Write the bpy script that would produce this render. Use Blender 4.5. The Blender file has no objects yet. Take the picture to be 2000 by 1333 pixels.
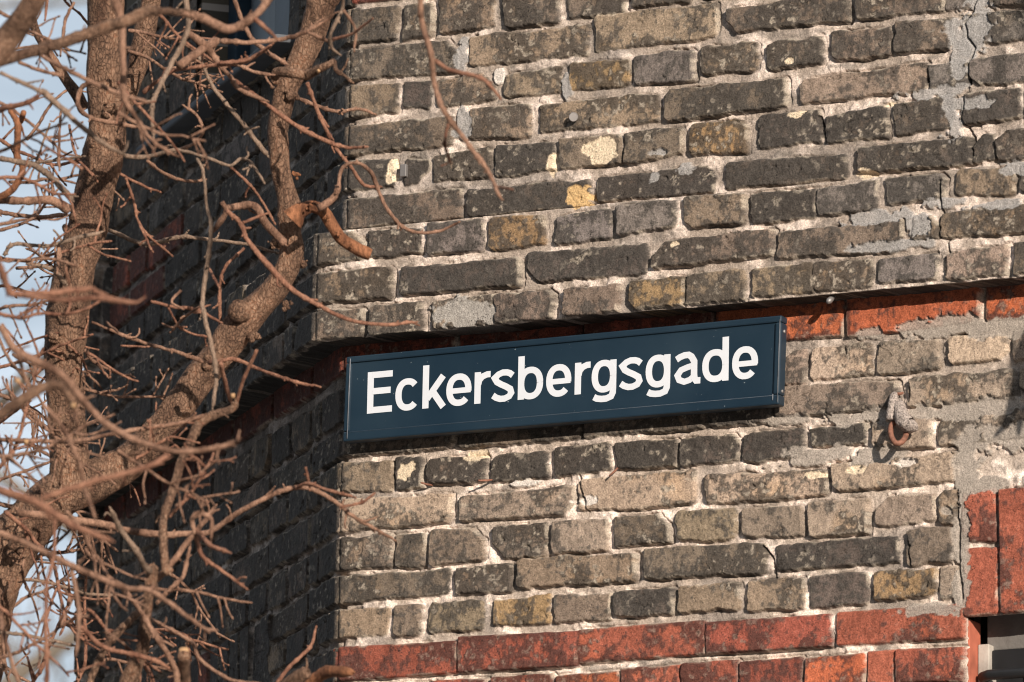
import bpy, bmesh, math, random
import numpy as np
from mathutils import Matrix, Vector
R = math.radians
SC = bpy.context.scene

# ------------------------------------------------------------------ camera
F, YAW, PIT, ROL = 15515.75, 0.463768, 0.222849, 0.016086
CAM = np.array([6.243427, -11.839897, 1.60])          # eye height above the pavement
Z0 = 5.2197                                            # level of the topmost visible course
W, H = 2000.0, 1333.0
fw = np.array([-math.sin(YAW)*math.cos(PIT), math.cos(YAW)*math.cos(PIT), math.sin(PIT)])
rt = np.array([math.cos(YAW), math.sin(YAW), 0.0]); up = np.cross(rt, fw)
c_, s_ = math.cos(ROL), math.sin(ROL)
rt, up = c_*rt + s_*up, -s_*rt + c_*up
cd = bpy.data.cameras.new('camera'); cam = bpy.data.objects.new('camera', cd); SC.collection.objects.link(cam)
cam.matrix_world = Matrix(((rt[0], up[0], -fw[0], CAM[0]), (rt[1], up[1], -fw[1], CAM[1]), (rt[2], up[2], -fw[2], CAM[2]), (0, 0, 0, 1)))
cd.sensor_width = 36; cd.sensor_fit = 'HORIZONTAL'; cd.lens = 36*F/W
cd.clip_start = 0.5; cd.clip_end = 2000
cd.dof.use_dof = True; cd.dof.focus_distance = 13.55; cd.dof.aperture_fstop = 9.0
SC.camera = cam
SC.cycles.pixel_filter_type = 'BLACKMAN_HARRIS'; SC.cycles.filter_width = 1.1

# ------------------------------------------------------------------ light
SUN = np.array([1.10, -1.0, 0.40]); SUN /= np.linalg.norm(SUN)
EL = math.asin(SUN[2]); AZ = math.atan2(SUN[0], SUN[1])
w = bpy.data.worlds.new('World'); SC.world = w; w.use_nodes = True
nt = w.node_tree; nt.nodes.clear()
sky = nt.nodes.new('ShaderNodeTexSky'); sky.sky_type = 'NISHITA'; sky.sun_disc = False
sky.sun_elevation = EL; sky.sun_rotation = AZ; sky.air_density = 1.0; sky.dust_density = 0.8; sky.ozone_density = 1.0
tc = nt.nodes.new('ShaderNodeTexCoord'); mp = nt.nodes.new('ShaderNodeMapping'); mp.inputs['Scale'].default_value = (14, 14, 34)
nz = nt.nodes.new('ShaderNodeTexNoise'); nz.inputs['Scale'].default_value = 1.6; nz.inputs['Detail'].default_value = 4
cr = nt.nodes.new('ShaderNodeValToRGB'); cr.color_ramp.elements[0].position = 0.36; cr.color_ramp.elements[1].position = 0.62
mx = nt.nodes.new('ShaderNodeMix'); mx.data_type = 'RGBA'
mx.inputs['B'].default_value = (10.2, 11.6, 13.2, 1); cr.color_ramp.elements[0].color = (.5, .5, .5, 1)
bg = nt.nodes.new('ShaderNodeBackground'); bg.inputs['Strength'].default_value = 0.05
wo = nt.nodes.new('ShaderNodeOutputWorld')
L = nt.links.new
L(tc.outputs['Generated'], mp.inputs['Vector']); L(mp.outputs['Vector'], nz.inputs['Vector']); L(nz.outputs['Fac'], cr.inputs['Fac'])
mlt = nt.nodes.new('ShaderNodeMath'); mlt.operation = 'MULTIPLY'; mlt.inputs[1].default_value = 1.0
L(cr.outputs['Color'], mlt.inputs[0]); L(mlt.outputs[0], mx.inputs['Factor'])
L(sky.outputs['Color'], mx.inputs['A']); L(mx.outputs['Result'], bg.inputs['Color']); L(bg.outputs['Background'], wo.inputs['Surface'])
ld = bpy.data.lights.new('sun', 'SUN'); ld.energy = 4.6; ld.angle = R(0.5); ld.color = (1.0, 0.90, 0.78)
lo = bpy.data.objects.new('sun', ld); SC.collection.objects.link(lo)
lo.rotation_euler = Vector(SUN.tolist()).to_track_quat('Z', 'Y').to_euler(); lo.location = (8, -8, 12)
vs = SC.view_settings; vs.view_transform = 'Standard'; vs.look = 'None'; vs.exposure = 0.50; vs.gamma = 1.0; vs.use_curve_mapping = False

# ------------------------------------------------------------------ helpers
def ray(x, y): return fw + rt*(x - W/2)/F - up*(y - H/2)/F
def onwall(x, y, off=0.0):                  # pixel -> (u, z) on the plane y = -off of the front wall
    d = ray(x, y); t = (-off - CAM[1])/d[1]; p = CAM + d*t
    return float(p[0]), float(p[2])
def pt(x, y, dist): return CAM + dist*ray(x, y)
def link(o, parent=None):
    SC.collection.objects.link(o)
    if parent: o.parent = parent
    return o
def empty(name, loc, label, cat, group=None):
    o = bpy.data.objects.new(name, None); o.location = loc; o.empty_display_size = .1; link(o)
    o['label'] = label; o['category'] = cat
    if group: o['group'] = group
    bpy.context.view_layer.update()
    return o
def pmesh(name, V, Fc, mat, parent=None, smooth=True, cols=None, attrs=None):
    V = np.asarray(V, dtype=np.float32).reshape(-1, 3)
    if parent is not None: V = V - np.array(parent.location[:], dtype=np.float32)
    me = bpy.data.meshes.new(name)
    if isinstance(Fc, np.ndarray):
        n = len(Fc); k = Fc.shape[1]
        me.vertices.add(len(V)); me.vertices.foreach_set('co', V.ravel())
        me.loops.add(n*k); me.loops.foreach_set('vertex_index', Fc.astype(np.int32).ravel())
        me.polygons.add(n); me.polygons.foreach_set('loop_start', np.arange(0, n*k, k, dtype=np.int32))
        me.polygons.foreach_set('loop_total', np.full(n, k, dtype=np.int32))
        me.update(calc_edges=True)
    else:
        me.from_pydata([tuple(map(float, v)) for v in V], [], Fc)
    me.polygons.foreach_set('use_smooth', [smooth]*len(me.polygons))
    if cols is not None:
        a = me.color_attributes.new('Col', 'FLOAT_COLOR', 'POINT')
        a.data.foreach_set('color', cols.astype(np.float32).ravel())
    me.materials.append(mat); me.update()
    return link(bpy.data.objects.new(name, me), parent)
class MB:
    def __init__(s): s.v = []; s.f = []
    def quadbox(s, P):                       # 8 corners: 0-3 one end, 4-7 other end
        b = len(s.v); s.v += [tuple(map(float, p)) for p in P]
        s.f += [tuple(b+i for i in q) for q in ((0,1,2,3),(7,6,5,4),(0,4,5,1),(1,5,6,2),(2,6,7,3),(3,7,4,0))]
    def box(s, x0, x1, y0, y1, z0, z1, fr=None):
        P = [(x0,y0,z0),(x1,y0,z0),(x1,y1,z0),(x0,y1,z0),(x0,y0,z1),(x1,y0,z1),(x1,y1,z1),(x0,y1,z1)]
        if fr: P = [fr(*p) for p in P]
        s.quadbox(P)
    def tube(s, path, rad, n=8, cap=True, jit=0.0, rng=None):
        path = np.asarray(path, float); rad = np.asarray(rad, float)
        T = np.gradient(path, axis=0); T /= (np.linalg.norm(T, axis=1)[:, None] + 1e-9)
        a = np.cross(T[0], [0.3, 0.5, 0.81]); a /= np.linalg.norm(a)
        b0 = len(s.v); ang = np.arange(n)*2*math.pi/n
        for i in range(len(path)):
            a = a - T[i]*(a@T[i]); a /= np.linalg.norm(a); b = np.cross(T[i], a)
            rr = rad[i]*(1 + (jit*(rng.random(n)-.5) if jit else 0))
            ring = path[i] + (np.cos(ang)*rr)[:, None]*a + (np.sin(ang)*rr)[:, None]*b
            s.v += [tuple(q) for q in ring.tolist()]
        for i in range(len(path)-1):
            for j in range(n):
                s.f.append((b0+i*n+j, b0+i*n+(j+1) % n, b0+(i+1)*n+(j+1) % n, b0+(i+1)*n+j))
        if cap:
            s.f.append(tuple(b0+j for j in range(n))[::-1]); s.f.append(tuple(b0+(len(path)-1)*n+j for j in range(n)))
    def build(s, name, mat, parent=None, smooth=True, bevel=0):
        o = pmesh(name, s.v, s.f, mat, parent, smooth)
        if bevel:
            m = o.modifiers.new('bevel', 'BEVEL'); m.width = bevel; m.segments = 2; m.limit_method = 'ANGLE'; m.angle_limit = R(40)
        return o

# ------------------------------------------------------------------ numpy noise
_rng = np.random.default_rng(7)
_T = _rng.random((256, 256)).astype(np.float32)
def vn(x, y, seed=0):
    x = x + seed*17.37; y = y + seed*41.13
    xi = np.floor(x); yi = np.floor(y); fx = (x-xi).astype(np.float32); fy = (y-yi).astype(np.float32)
    xi = xi.astype(np.int64) & 255; yi = yi.astype(np.int64) & 255; x1 = (xi+1) & 255; y1 = (yi+1) & 255
    fx = fx*fx*(3-2*fx); fy = fy*fy*(3-2*fy)
    return (_T[xi, yi]*(1-fx)+_T[x1, yi]*fx)*(1-fy) + (_T[xi, y1]*(1-fx)+_T[x1, y1]*fx)*fy
def fbm(x, y, s, octv=3, seed=0):            # s = feature size in metres, returns about -1..1
    v = 0; a = 1; t = 0
    for o in range(octv):
        v = v + a*vn(x/s*(2**o), y/s*(2**o), seed+o*3); t += a; a *= .55
    return (v/t-.5)*2
def sm(e0, e1, x):
    t = np.clip((x-e0)/(e1-e0), 0, 1); return t*t*(3-2*t)

# ------------------------------------------------------------------ materials
def mat_base(name, rough=.85, spec=.3):
    m = bpy.data.materials.new(name); m.use_nodes = True; b = m.node_tree.nodes['Principled BSDF']
    b.inputs['Roughness'].default_value = rough; b.inputs['Specular IOR Level'].default_value = spec
    return m, m.node_tree, b
def simple(name, col, rough=.8, metal=0, bump=0, bscale=60, var=.15, spec=.3, vscale=20, stretch=None):
    m, t, b = mat_base(name, rough, spec); b.inputs['Metallic'].default_value = metal
    N = t.nodes.new; lk = t.links.new
    tcn = N('ShaderNodeTexCoord'); mpn = N('ShaderNodeMapping'); lk(tcn.outputs['Object'], mpn.inputs['Vector'])
    if stretch: mpn.inputs['Scale'].default_value = stretch
    n = N('ShaderNodeTexNoise'); n.inputs['Scale'].default_value = vscale; n.inputs['Detail'].default_value = 5; lk(mpn.outputs[0], n.inputs['Vector'])
    r = N('ShaderNodeValToRGB'); r.color_ramp.elements[0].position = .3; r.color_ramp.elements[1].position = .7
    c = np.array(col); r.color_ramp.elements[0].color = (*np.clip(c*(1-var), 0, 1), 1); r.color_ramp.elements[1].color = (*np.clip(c*(1+var), 0, 1), 1)
    lk(n.outputs['Fac'], r.inputs['Fac']); lk(r.outputs['Color'], b.inputs['Base Color'])
    if bump:
        n2 = N('ShaderNodeTexNoise'); n2.inputs['Scale'].default_value = bscale; n2.inputs['Detail'].default_value = 6; lk(mpn.outputs[0], n2.inputs['Vector'])
        bu = N('ShaderNodeBump'); bu.inputs['Strength'].default_value = 1; bu.inputs['Distance'].default_value = bump
        lk(n2.outputs['Fac'], bu.inputs['Height']); lk(bu.outputs['Normal'], b.inputs['Normal'])
    return m
def wall_material():
    m, t, b = mat_base('weathered_masonry', .9, .25)
    N = t.nodes.new; lk = t.links.new
    at = N('ShaderNodeAttribute'); at.attribute_name = 'Col'
    tcn = N('ShaderNodeTexCoord')
    n1 = N('ShaderNodeTexNoise'); n1.inputs['Scale'].default_value = 420; n1.inputs['Detail'].default_value = 4; n1.inputs['Roughness'].default_value = .7
    lk(tcn.outputs['Object'], n1.inputs['Vector'])
    r1 = N('ShaderNodeMapRange'); r1.inputs['From Min'].default_value = .3; r1.inputs['From Max'].default_value = .7
    r1.inputs['To Min'].default_value = .50; r1.inputs['To Max'].default_value = 1.50; lk(n1.outputs['Fac'], r1.inputs['Value'])
    mu = N('ShaderNodeMix'); mu.data_type = 'RGBA'; mu.blend_type = 'MULTIPLY'; mu.inputs['Factor'].default_value = 1
    lk(at.outputs['Color'], mu.inputs['A']); lk(r1.outputs['Result'], mu.inputs['B'])
    # dark pin-pricks
    vo = N('ShaderNodeTexVoronoi'); vo.inputs['Scale'].default_value = 210; lk(tcn.outputs['Object'], vo.inputs['Vector'])
    n3 = N('ShaderNodeTexNoise'); n3.inputs['Scale'].default_value = 55; lk(tcn.outputs['Object'], n3.inputs['Vector'])
    ad = N('ShaderNodeMath'); ad.operation = 'ADD'; lk(vo.outputs['Distance'], ad.inputs[0])
    m3 = N('ShaderNodeMapRange'); m3.inputs['From Min'].default_value = .4; m3.inputs['From Max'].default_value = .62; m3.inputs['To Min'].default_value = .4; m3.inputs['To Max'].default_value = -.05
    lk(n3.outputs['Fac'], m3.inputs['Value']); lk(m3.outputs['Result'], ad.inputs[1])
    r2 = N('ShaderNodeMapRange'); r2.inputs['From Min'].default_value = .14; r2.inputs['From Max'].default_value = .26; r2.inputs['To Min'].default_value = .28; r2.inputs['To Max'].default_value = 1
    lk(ad.outputs[0], r2.inputs['Value']); pm = N('ShaderNodeMix'); pm.inputs['A'].default_value = 1.0; lk(at.outputs['Alpha'], pm.inputs['Factor']); lk(r2.outputs['Result'], pm.inputs['B'])
    mu2 = N('ShaderNodeMix'); mu2.data_type = 'RGBA'; mu2.blend_type = 'MULTIPLY'; mu2.inputs['Factor'].default_value = 1
    lk(mu.outputs['Result'], mu2.inputs['A']); lk(pm.outputs['Result'], mu2.inputs['B']); lk(mu2.outputs['Result'], b.inputs['Base Color'])
    n2 = N('ShaderNodeTexNoise'); n2.inputs['Scale'].default_value = 260; n2.inputs['Detail'].default_value = 5; n2.inputs['Roughness'].default_value = .65
    lk(tcn.outputs['Object'], n2.inputs['Vector'])
    bu = N('ShaderNodeBump'); bu.inputs['Strength'].default_value = .8; bu.inputs['Distance'].default_value = .0026
    lk(n2.outputs['Fac'], bu.inputs['Height']); lk(bu.outputs['Normal'], b.inputs['Normal'])
    return m
M_wall = wall_material()

# ------------------------------------------------------------------ bricks
# type -> (clay colour, soot amount)
TY = {'d': ((.168, .136, .103), .56), 't': ((.235, .188, .130), .46), 'o': ((.265, .185, .098), .48), 'k': ((.110, .092, .076), .80),
      'p': ((.37, .295, .220), .22), 'P': ((.26, .212, .162), .36), 'g': ((.165, .148, .128), .50), 'r': ((.245, .074, .048), .54), 'O': ((.37, .112, .052), .28),
      'R': ((.30, .095, .058), .42)}
# xl, xr, top-left y, bottom-left y, top-right y, bottom-right y, type   (read off the photograph, front wall)
ROWS = {
 0: [(680,790,-60,9,-72,-3,'r'),(800,905,-75,-10,-87,-22,'d'),(918,1030,-88,-22,-102,-36,'t')],
 1: [(680,781,18,84,15,76,'d'),(794,845,12,80,8,72,'d'),(862,968,-4,66,-14,54,'t'),(992,1097,-14,54,-26,44,'d'),(1115,1223,-32,38,-42,24,'d'),(1240,1352,-46,15,-58,4,'d'),(1370,1480,-60,0,-72,-12,'d')],
 2: [(679,898,100,157,80,140,'d'),(920,1153,73,130,50,108,'t'),(1169,1400,33,102,10,72,'t'),(1425,1660,20,68,-12,42,'d'),(1678,1846,-12,40,-30,24,'d'),(1850,1909,-20,22,-28,14,'g'),(1938,2060,-25,14,-40,2,'d')],
 3: [(677,782,168,229,163,222,'t'),(793,846,160,213,157,213,'k'),(860,968,158,210,142,196,'t'),(990,1100,147,192,130,179,'t'),(1118,1233,126,179,117,168,'o'),(1244,1358,112,165,97,157,'g'),(1375,1482,93,149,84,138,'t'),(1503,1612,86,138,72,124,'d'),(1629,1745,64,119,54,112,'d'),(1755,1867,47,105,37,96,'d'),(1888,2010,30,92,18,76,'g')],
 4: [(677,888,250,303,228,285,'d'),(922,1039,215,274,205,266,'t'),(1060,1290,206,259,184,238,'t'),(1307,1540,178,237,156,210,'d'),(1568,1813,157,205,124,175,'P'),(1820,1893,130,175,119,168,'g'),(1899,2080,117,172,96,150,'g')],
 5: [(679,774,316,375,312,365,'k'),(796,845,311,362,311,355,'k'),(854,964,308,357,287,343,'d'),(975,1085,287,345,280,333,'k'),(1100,1218,274,330,262,318,'d'),(1227,1336,259,321,250,300,'d'),(1353,1467,245,305,233,296,'o'),(1489,1605,228,290,217,279,'k'),(1618,1736,228,280,207,268,'k'),(1751,1867,203,264,189,250,'d'),(1885,1999,186,245,172,231,'k')],
 6: [(678,905,392,450,371,426,'d'),(920,1157,373,424,352,405,'k'),(1170,1400,350,396,322,375,'k'),(1424,1660,318,370,303,350,'k'),(1685,1902,290,338,268,322,'k'),(1905,1945,266,318,262,314,'k'),(1953,2060,260,318,247,304,'d')],
 7: [(609,712,461,520,452,507,'d'),(724,826,454,505,448,492,'d'),(841,950,438,498,430,490,'g'),(962,1067,427,489,420,479,'o'),(1090,1197,424,478,408,466,'g'),(1214,1326,405,461,392,443,'g'),(1344,1459,387,446,378,436,'t'),(1473,1594,380,437,368,425,'k'),(1601,1716,371,420,354,413,'g'),(1736,1848,350,400,340,390,'g'),(1870,1986,336,382,327,378,'t')],
 8: [(610,770,538,594,522,583,'t'),(789,1018,524,578,505,559,'k'),(1034,1268,498,552,477,534,'k'),(1282,1516,476,525,448,500,'d'),(1527,1768,454,506,430,489,'d'),(1790,1838,428,472,420,467,'t'),(1842,2070,418,468,392,446,'t')],
 9: [(607,712,611,667,604,657,'d'),(728,828,601,657,590,650,'d'),(849,970,590,643,577,632,'P'),(973,1083,577,632,568,622,'d'),(1108,1216,568,619,557,610,'d'),(1235,1342,550,606,541,597,'o'),(1344,1457,538,594,526,584,'t'),(1473,1589,526,580,515,573,'t'),(1592,1706,515,571,508,562,'t'),(1720,1834,506,554,498,547,'g'),(1851,1970,498,548,478,536,'P'),(1986,2100,475,535,464,524,'d')],
 10: [(667,890,668,730,648,712,'r'),(905,1140,650,715,630,694,'r'),(1150,1395,630,692,606,670,'r'),(1405,1652,606,676,584,657,'O'),(1664,1918,583,660,560,628,'O'),(1930,2150,560,629,540,610,'O')],
 11: [(1535,1577,684,752,683,750,'P'),(1590,1708,681,744,671,733,'p'),(1720,1839,671,732,662,722,'P'),(1857,1972,662,714,655,702,'p'),(1985,2100,650,704,640,694,'P')],
 12: [(667,890,842,893,828,877,'d'),(903,1137,826,876,806,856,'d'),(1150,1380,805,855,785,835,'d'),(1392,1512,784,834,772,824,'k'),(1520,1755,758,818,745,797,'P'),(1780,1985,741,795,723,780,'P'),(1998,2200,720,778,703,760,'P')],
 13: [(670,771,905,961,902,960,'t'),(780,829,895,958,895,951,'k'),(843,952,898,946,893,940,'k'),(967,1072,888,942,883,933,'k'),(1088,1197,874,933,867,919,'k'),(1211,1323,868,918,860,912,'k'),(1335,1445,858,912,848,902,'k'),(1456,1570,849,905,837,892,'k'),(1585,1695,839,872,828,867,'k'),(1715,1826,822,880,812,874,'P'),(1839,2050,815,872,790,850,'P')],
 14: [(667,884,979,1038,965,1021,'p'),(903,1128,972,1019,948,1005,'P'),(1137,1363,940,1000,920,985,'p'),(1384,1618,930,984,918,968,'p'),(1631,1876,907,962,885,940,'p'),(1902,2120,890,935,868,915,'p')],
 15: [(667,768,1052,1112,1045,1108,'d'),(777,832,1045,1108,1042,1105,'d'),(845,950,1038,1105,1031,1094,'d'),(968,1071,1031,1091,1024,1087,'d'),(1085,1193,1021,1085,1016,1073,'P'),(1207,1312,1010,1068,1003,1060,'d'),(1328,1442,1001,1058,993,1055,'t'),(1456,1571,993,1050,988,1046,'P'),(1585,1701,984,1048,975,1042,'P'),(1715,1830,972,1028,968,1020,'P'),(1841,1874,961,1026,958,1024,'t')],
 16: [(667,884,1126,1178,1112,1161,'d'),(899,1006,1112,1164,1101,1156,'d'),(1020,1244,1094,1147,1082,1138,'t'),(1263,1500,1075,1132,1062,1120,'d'),(1522,1759,1066,1116,1046,1100,'k'),(1780,1874,1038,1105,1032,1095,'d')],
 17: [(672,766,1192,1247,1188,1240,'t'),(778,828,1187,1243,1182,1240,'d'),(845,948,1179,1238,1175,1229,'t'),(969,1076,1175,1221,1161,1217,'o'),(1088,1195,1165,1217,1159,1212,'d'),(1207,1320,1160,1207,1148,1200,'k'),(1332,1449,1147,1196,1140,1192,'t'),(1465,1575,1137,1192,1129,1189,'t'),(1587,1701,1126,1186,1120,1180,'k'),(1715,1834,1117,1175,1112,1165,'o'),(1841,1876,1108,1170,1105,1168,'P')],
 18: [(661,896,1266,1331,1254,1315,'r'),(901,1133,1245,1315,1234,1301,'r'),(1134,1382,1232,1297,1213,1278,'R'),(1386,1626,1217,1278,1201,1264,'r'),(1638,1885,1198,1262,1182,1248,'R')],
 19: [(661,770,1344,1408,1338,1400,'R'),(778,838,1338,1400,1334,1396,'R'),(850,953,1331,1396,1327,1390,'R'),(966,1083,1325,1390,1317,1382,'R'),(1090,1211,1322,1384,1312,1376,'O'),(1218,1331,1308,1374,1300,1366,'R'),(1337,1443,1298,1364,1290,1356,'R'),(1450,1568,1294,1358,1284,1350,'r'),(1578,1692,1286,1350,1278,1342,'O'),(1699,1750,1275,1340,1271,1338,'R'),(1757,1886,1270,1336,1266,1332,'R')],
}
LINTEL = [(1886,1949,963,1060,957,1058,'R'),(1888,1951,1073,1205,1070,1198,'R'),(1961,2026,958,1198,952,1192,'R'),(2038,2100,950,1190,944,1184,'O'),(2112,2176,942,1182,936,1176,'R'),(2188,2250,934,1174,928,1168,'r'),(2262,2326,926,1166,920,1160,'R'),(2338,2400,918,1158,912,1152,'O')]
HC = .0667; T22 = math.tan(R(22.5)); BAND = .060
PAL = ['d', 'd', 'k', 't', 'd', 'g', 'k', 'd', 't', 'o']
rp = random.Random(11)
def q2b(q, off=0.0):                         # photograph quad -> (a0, a1, zb0, zt0, zb1, zt1, type)
    xl, xr, ytl, ybl, ytr, ybr, ty = q
    u0, zt0 = onwall(xl, ytl, off); _, zb0 = onwall(xl, ybl, off); u1, zt1 = onwall(xr, ytr, off); _, zb1 = onwall(xr, ybr, off)
    s = off*T22
    return [u0+s, u1+s, zb0, zt0, zb1, zt1, ty]
B = {}
for k, L_ in ROWS.items():
    bl = [q2b(q, BAND if k in (7, 8, 9) else 0.0) for q in L_]
    if k in (11,):                            # the stretch that hides behind the street sign
        first = bl[0]; n = 0; x = first[0]-.012
        while x > .10:
            a0 = x-.108; bl.insert(0, [a0, x, first[2]+.004, first[3]+.004, first[2]+.002, first[3]+.002, rp.choice('dPtk')]); x = a0-.012
        bl.insert(0, [0, x, first[2]+.004, first[3]+.004, first[2]+.004, first[3]+.004, 'd'])
    bl[0][0] = rp.uniform(-.016, -.008)
    last = bl[-1]; long_ = (last[1]-last[0]) > .15 or k in (2, 4, 6, 8, 10, 12, 14, 16, 18)
    x = last[1]+.012
    if k < 14:
        while x < 1.80:
            wd = .228 if long_ else .108
            bl.append([x, x+wd, last[4], last[5], last[4], last[5], 'O' if k == 10 else rp.choice(PAL)]); x += wd+.012
    B[k] = bl
def shiftrow(src, dz, pal=None):
    return [[a, b, c+dz, d+dz, e+dz, f+dz, (rp.choice(pal) if pal else t)] for a, b, c, d, e, f, t in src]
# courses above and below the picture
base0 = B[1]; B[0] = B[0] + [[a, b, c+HC, d+HC, e+HC, f+HC, rp.choice(PAL)] for a, b, c, d, e, f, t in B[2] if a > B[0][-1][1]]
for i in range(1, 6): B[-i] = shiftrow(B[1] if i % 2 else B[2], HC*(i+1 if i % 2 else i+2), PAL)
for i in range(20, 26): B[i] = shiftrow(B[18] if i % 2 == 0 else B[19], -HC*(i-(18 if i % 2 == 0 else 19)))
# left wall: same courses carried round the corner, a < 0
def left_course(k, zb, zt):
    out = []; x = 0.0; first = True
    head = (k % 2 == 1)
    seq = [.108, .05] if head else [.16]
    while x < 1.62:
        wd = seq.pop(0) if seq else (.108 if head else (.228 if rp.random() > .12 else .108))
        ty = rp.choice(['d', 'k', 'k', 'g', 'd', 'k', 't', 'd', 'k'])
        mid = x+wd/2
        if k == 10: ty = 'r'
        if k in (18, 19, 20) and rp.random() < .35: ty = 'r'
        if k in (3, 4) and mid > 1.03: ty = 'R'
        if rp.random() < .02: ty = 'P'
        if not (k >= 16 and k <= 19 and .36 < mid < 1.25):
            j = rp.uniform(-.002, .002)
            out.append([-(x+wd), -x if not first else .006, zb+j, zt+j, zb+j, zt+j, ty])
        first = False; x += wd+.012
    return out
ZC = {}
for k in sorted(B):
    b = B[k][0]; ZC[k] = (b[2], b[3])
LB = {k: left_course(k, *ZC[k]) for k in B}
soldiers = []
x = .38
while x < 1.22:
    soldiers.append([-(x+.054), -x, ZC[15][0]-.012-.238, ZC[15][0]-.012, ZC[15][0]-.012-.238, ZC[15][0]-.012, rp.choice('kdrkgRkd')]); x += .066
LINT = [q2b(q) for q in LINTEL]

# cement smears and coloured scars: px, py, rx, ry, kind
BLOBS = [(1900,60,34,46,'g'),(1882,110,26,34,'g'),(1912,20,26,24,'g'),(1830,182,70,12,'g'),(1900,200,40,14,'g'),(1868,245,20,26,'g'),(1730,425,60,14,'g'),(1800,440,30,24,'g'),(1760,480,70,10,'g'),(1850,395,50,10,'g'),(1960,400,60,8,'g'),(1990,330,30,12,'g'),
 (1860,640,90,18,'m'),(1960,640,60,20,'m'),(1700,652,30,10,'m'),(1760,812,150,16,'m'),(1900,800,110,16,'m'),(1620,890,90,18,'m'),(1700,892,60,20,'m'),(1960,852,60,24,'m'),(1560,820,60,8,'m'),(1885,1010,14,110,'m'),(1893,930,22,50,'m'),(1950,945,60,14,'m'),(1880,1130,14,60,'m'),
 (912,614,46,28,'G'),(1180,290,26,28,'c'),(1135,384,22,22,'Y'),(1085,322,9,20,'c'),(776,325,9,16,'c'),(770,350,9,10,'c'),(978,150,8,16,'w'),(1548,122,7,5,'c'),(1560,224,12,6,'c'),(1735,205,14,7,'c'),(1700,340,16,9,'c'),(802,918,16,16,'c'),(938,890,18,10,'c'),(1330,480,12,8,'c'),(1283,350,14,12,'g'),(1140,980,30,10,'w'),(1020,945,30,6,'w'),(908,235,14,40,'g'),(907,110,12,26,'g'),(1110,170,10,22,'g'),(1860,1000,14,8,'m'),(1820,1190,50,10,'m'),(1780,905,30,8,'w'),(1600,930,22,8,'c'),(1680,920,20,8,'c'),(1345,330,16,14,'g'),(1300,300,16,8,'g')]
BCOL = {'g': (.30, .28, .265), 'm': (.31, .265, .225), 'G': (.32, .29, .26), 'c': (.66, .53, .38), 'Y': (.55, .36, .17), 'w': (.62, .55, .49)}
# open cracks: list of pixel polylines
CRACKS = [[(1912,-10),(1906,25),(1890,45),(1893,75),(1908,95),(1896,125),(1893,175)],[(1813,130),(1815,162)],[(1888,185),(1884,235),(1902,268),(1903,305)],[(1842,355),(1840,410),(1839,465)],[(1855,470),(1852,540)],[(1498,1068),(1512,1095),(1512,1130)],[(1605,228),(1612,280)],[(1778,1040),(1786,1105)],[(1874,960),(1876,1060),(1882,1170)],[(1345,540),(1343,590)],[(1137,930),(1150,1000)],[(1780,740),(1783,785)]]

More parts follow.
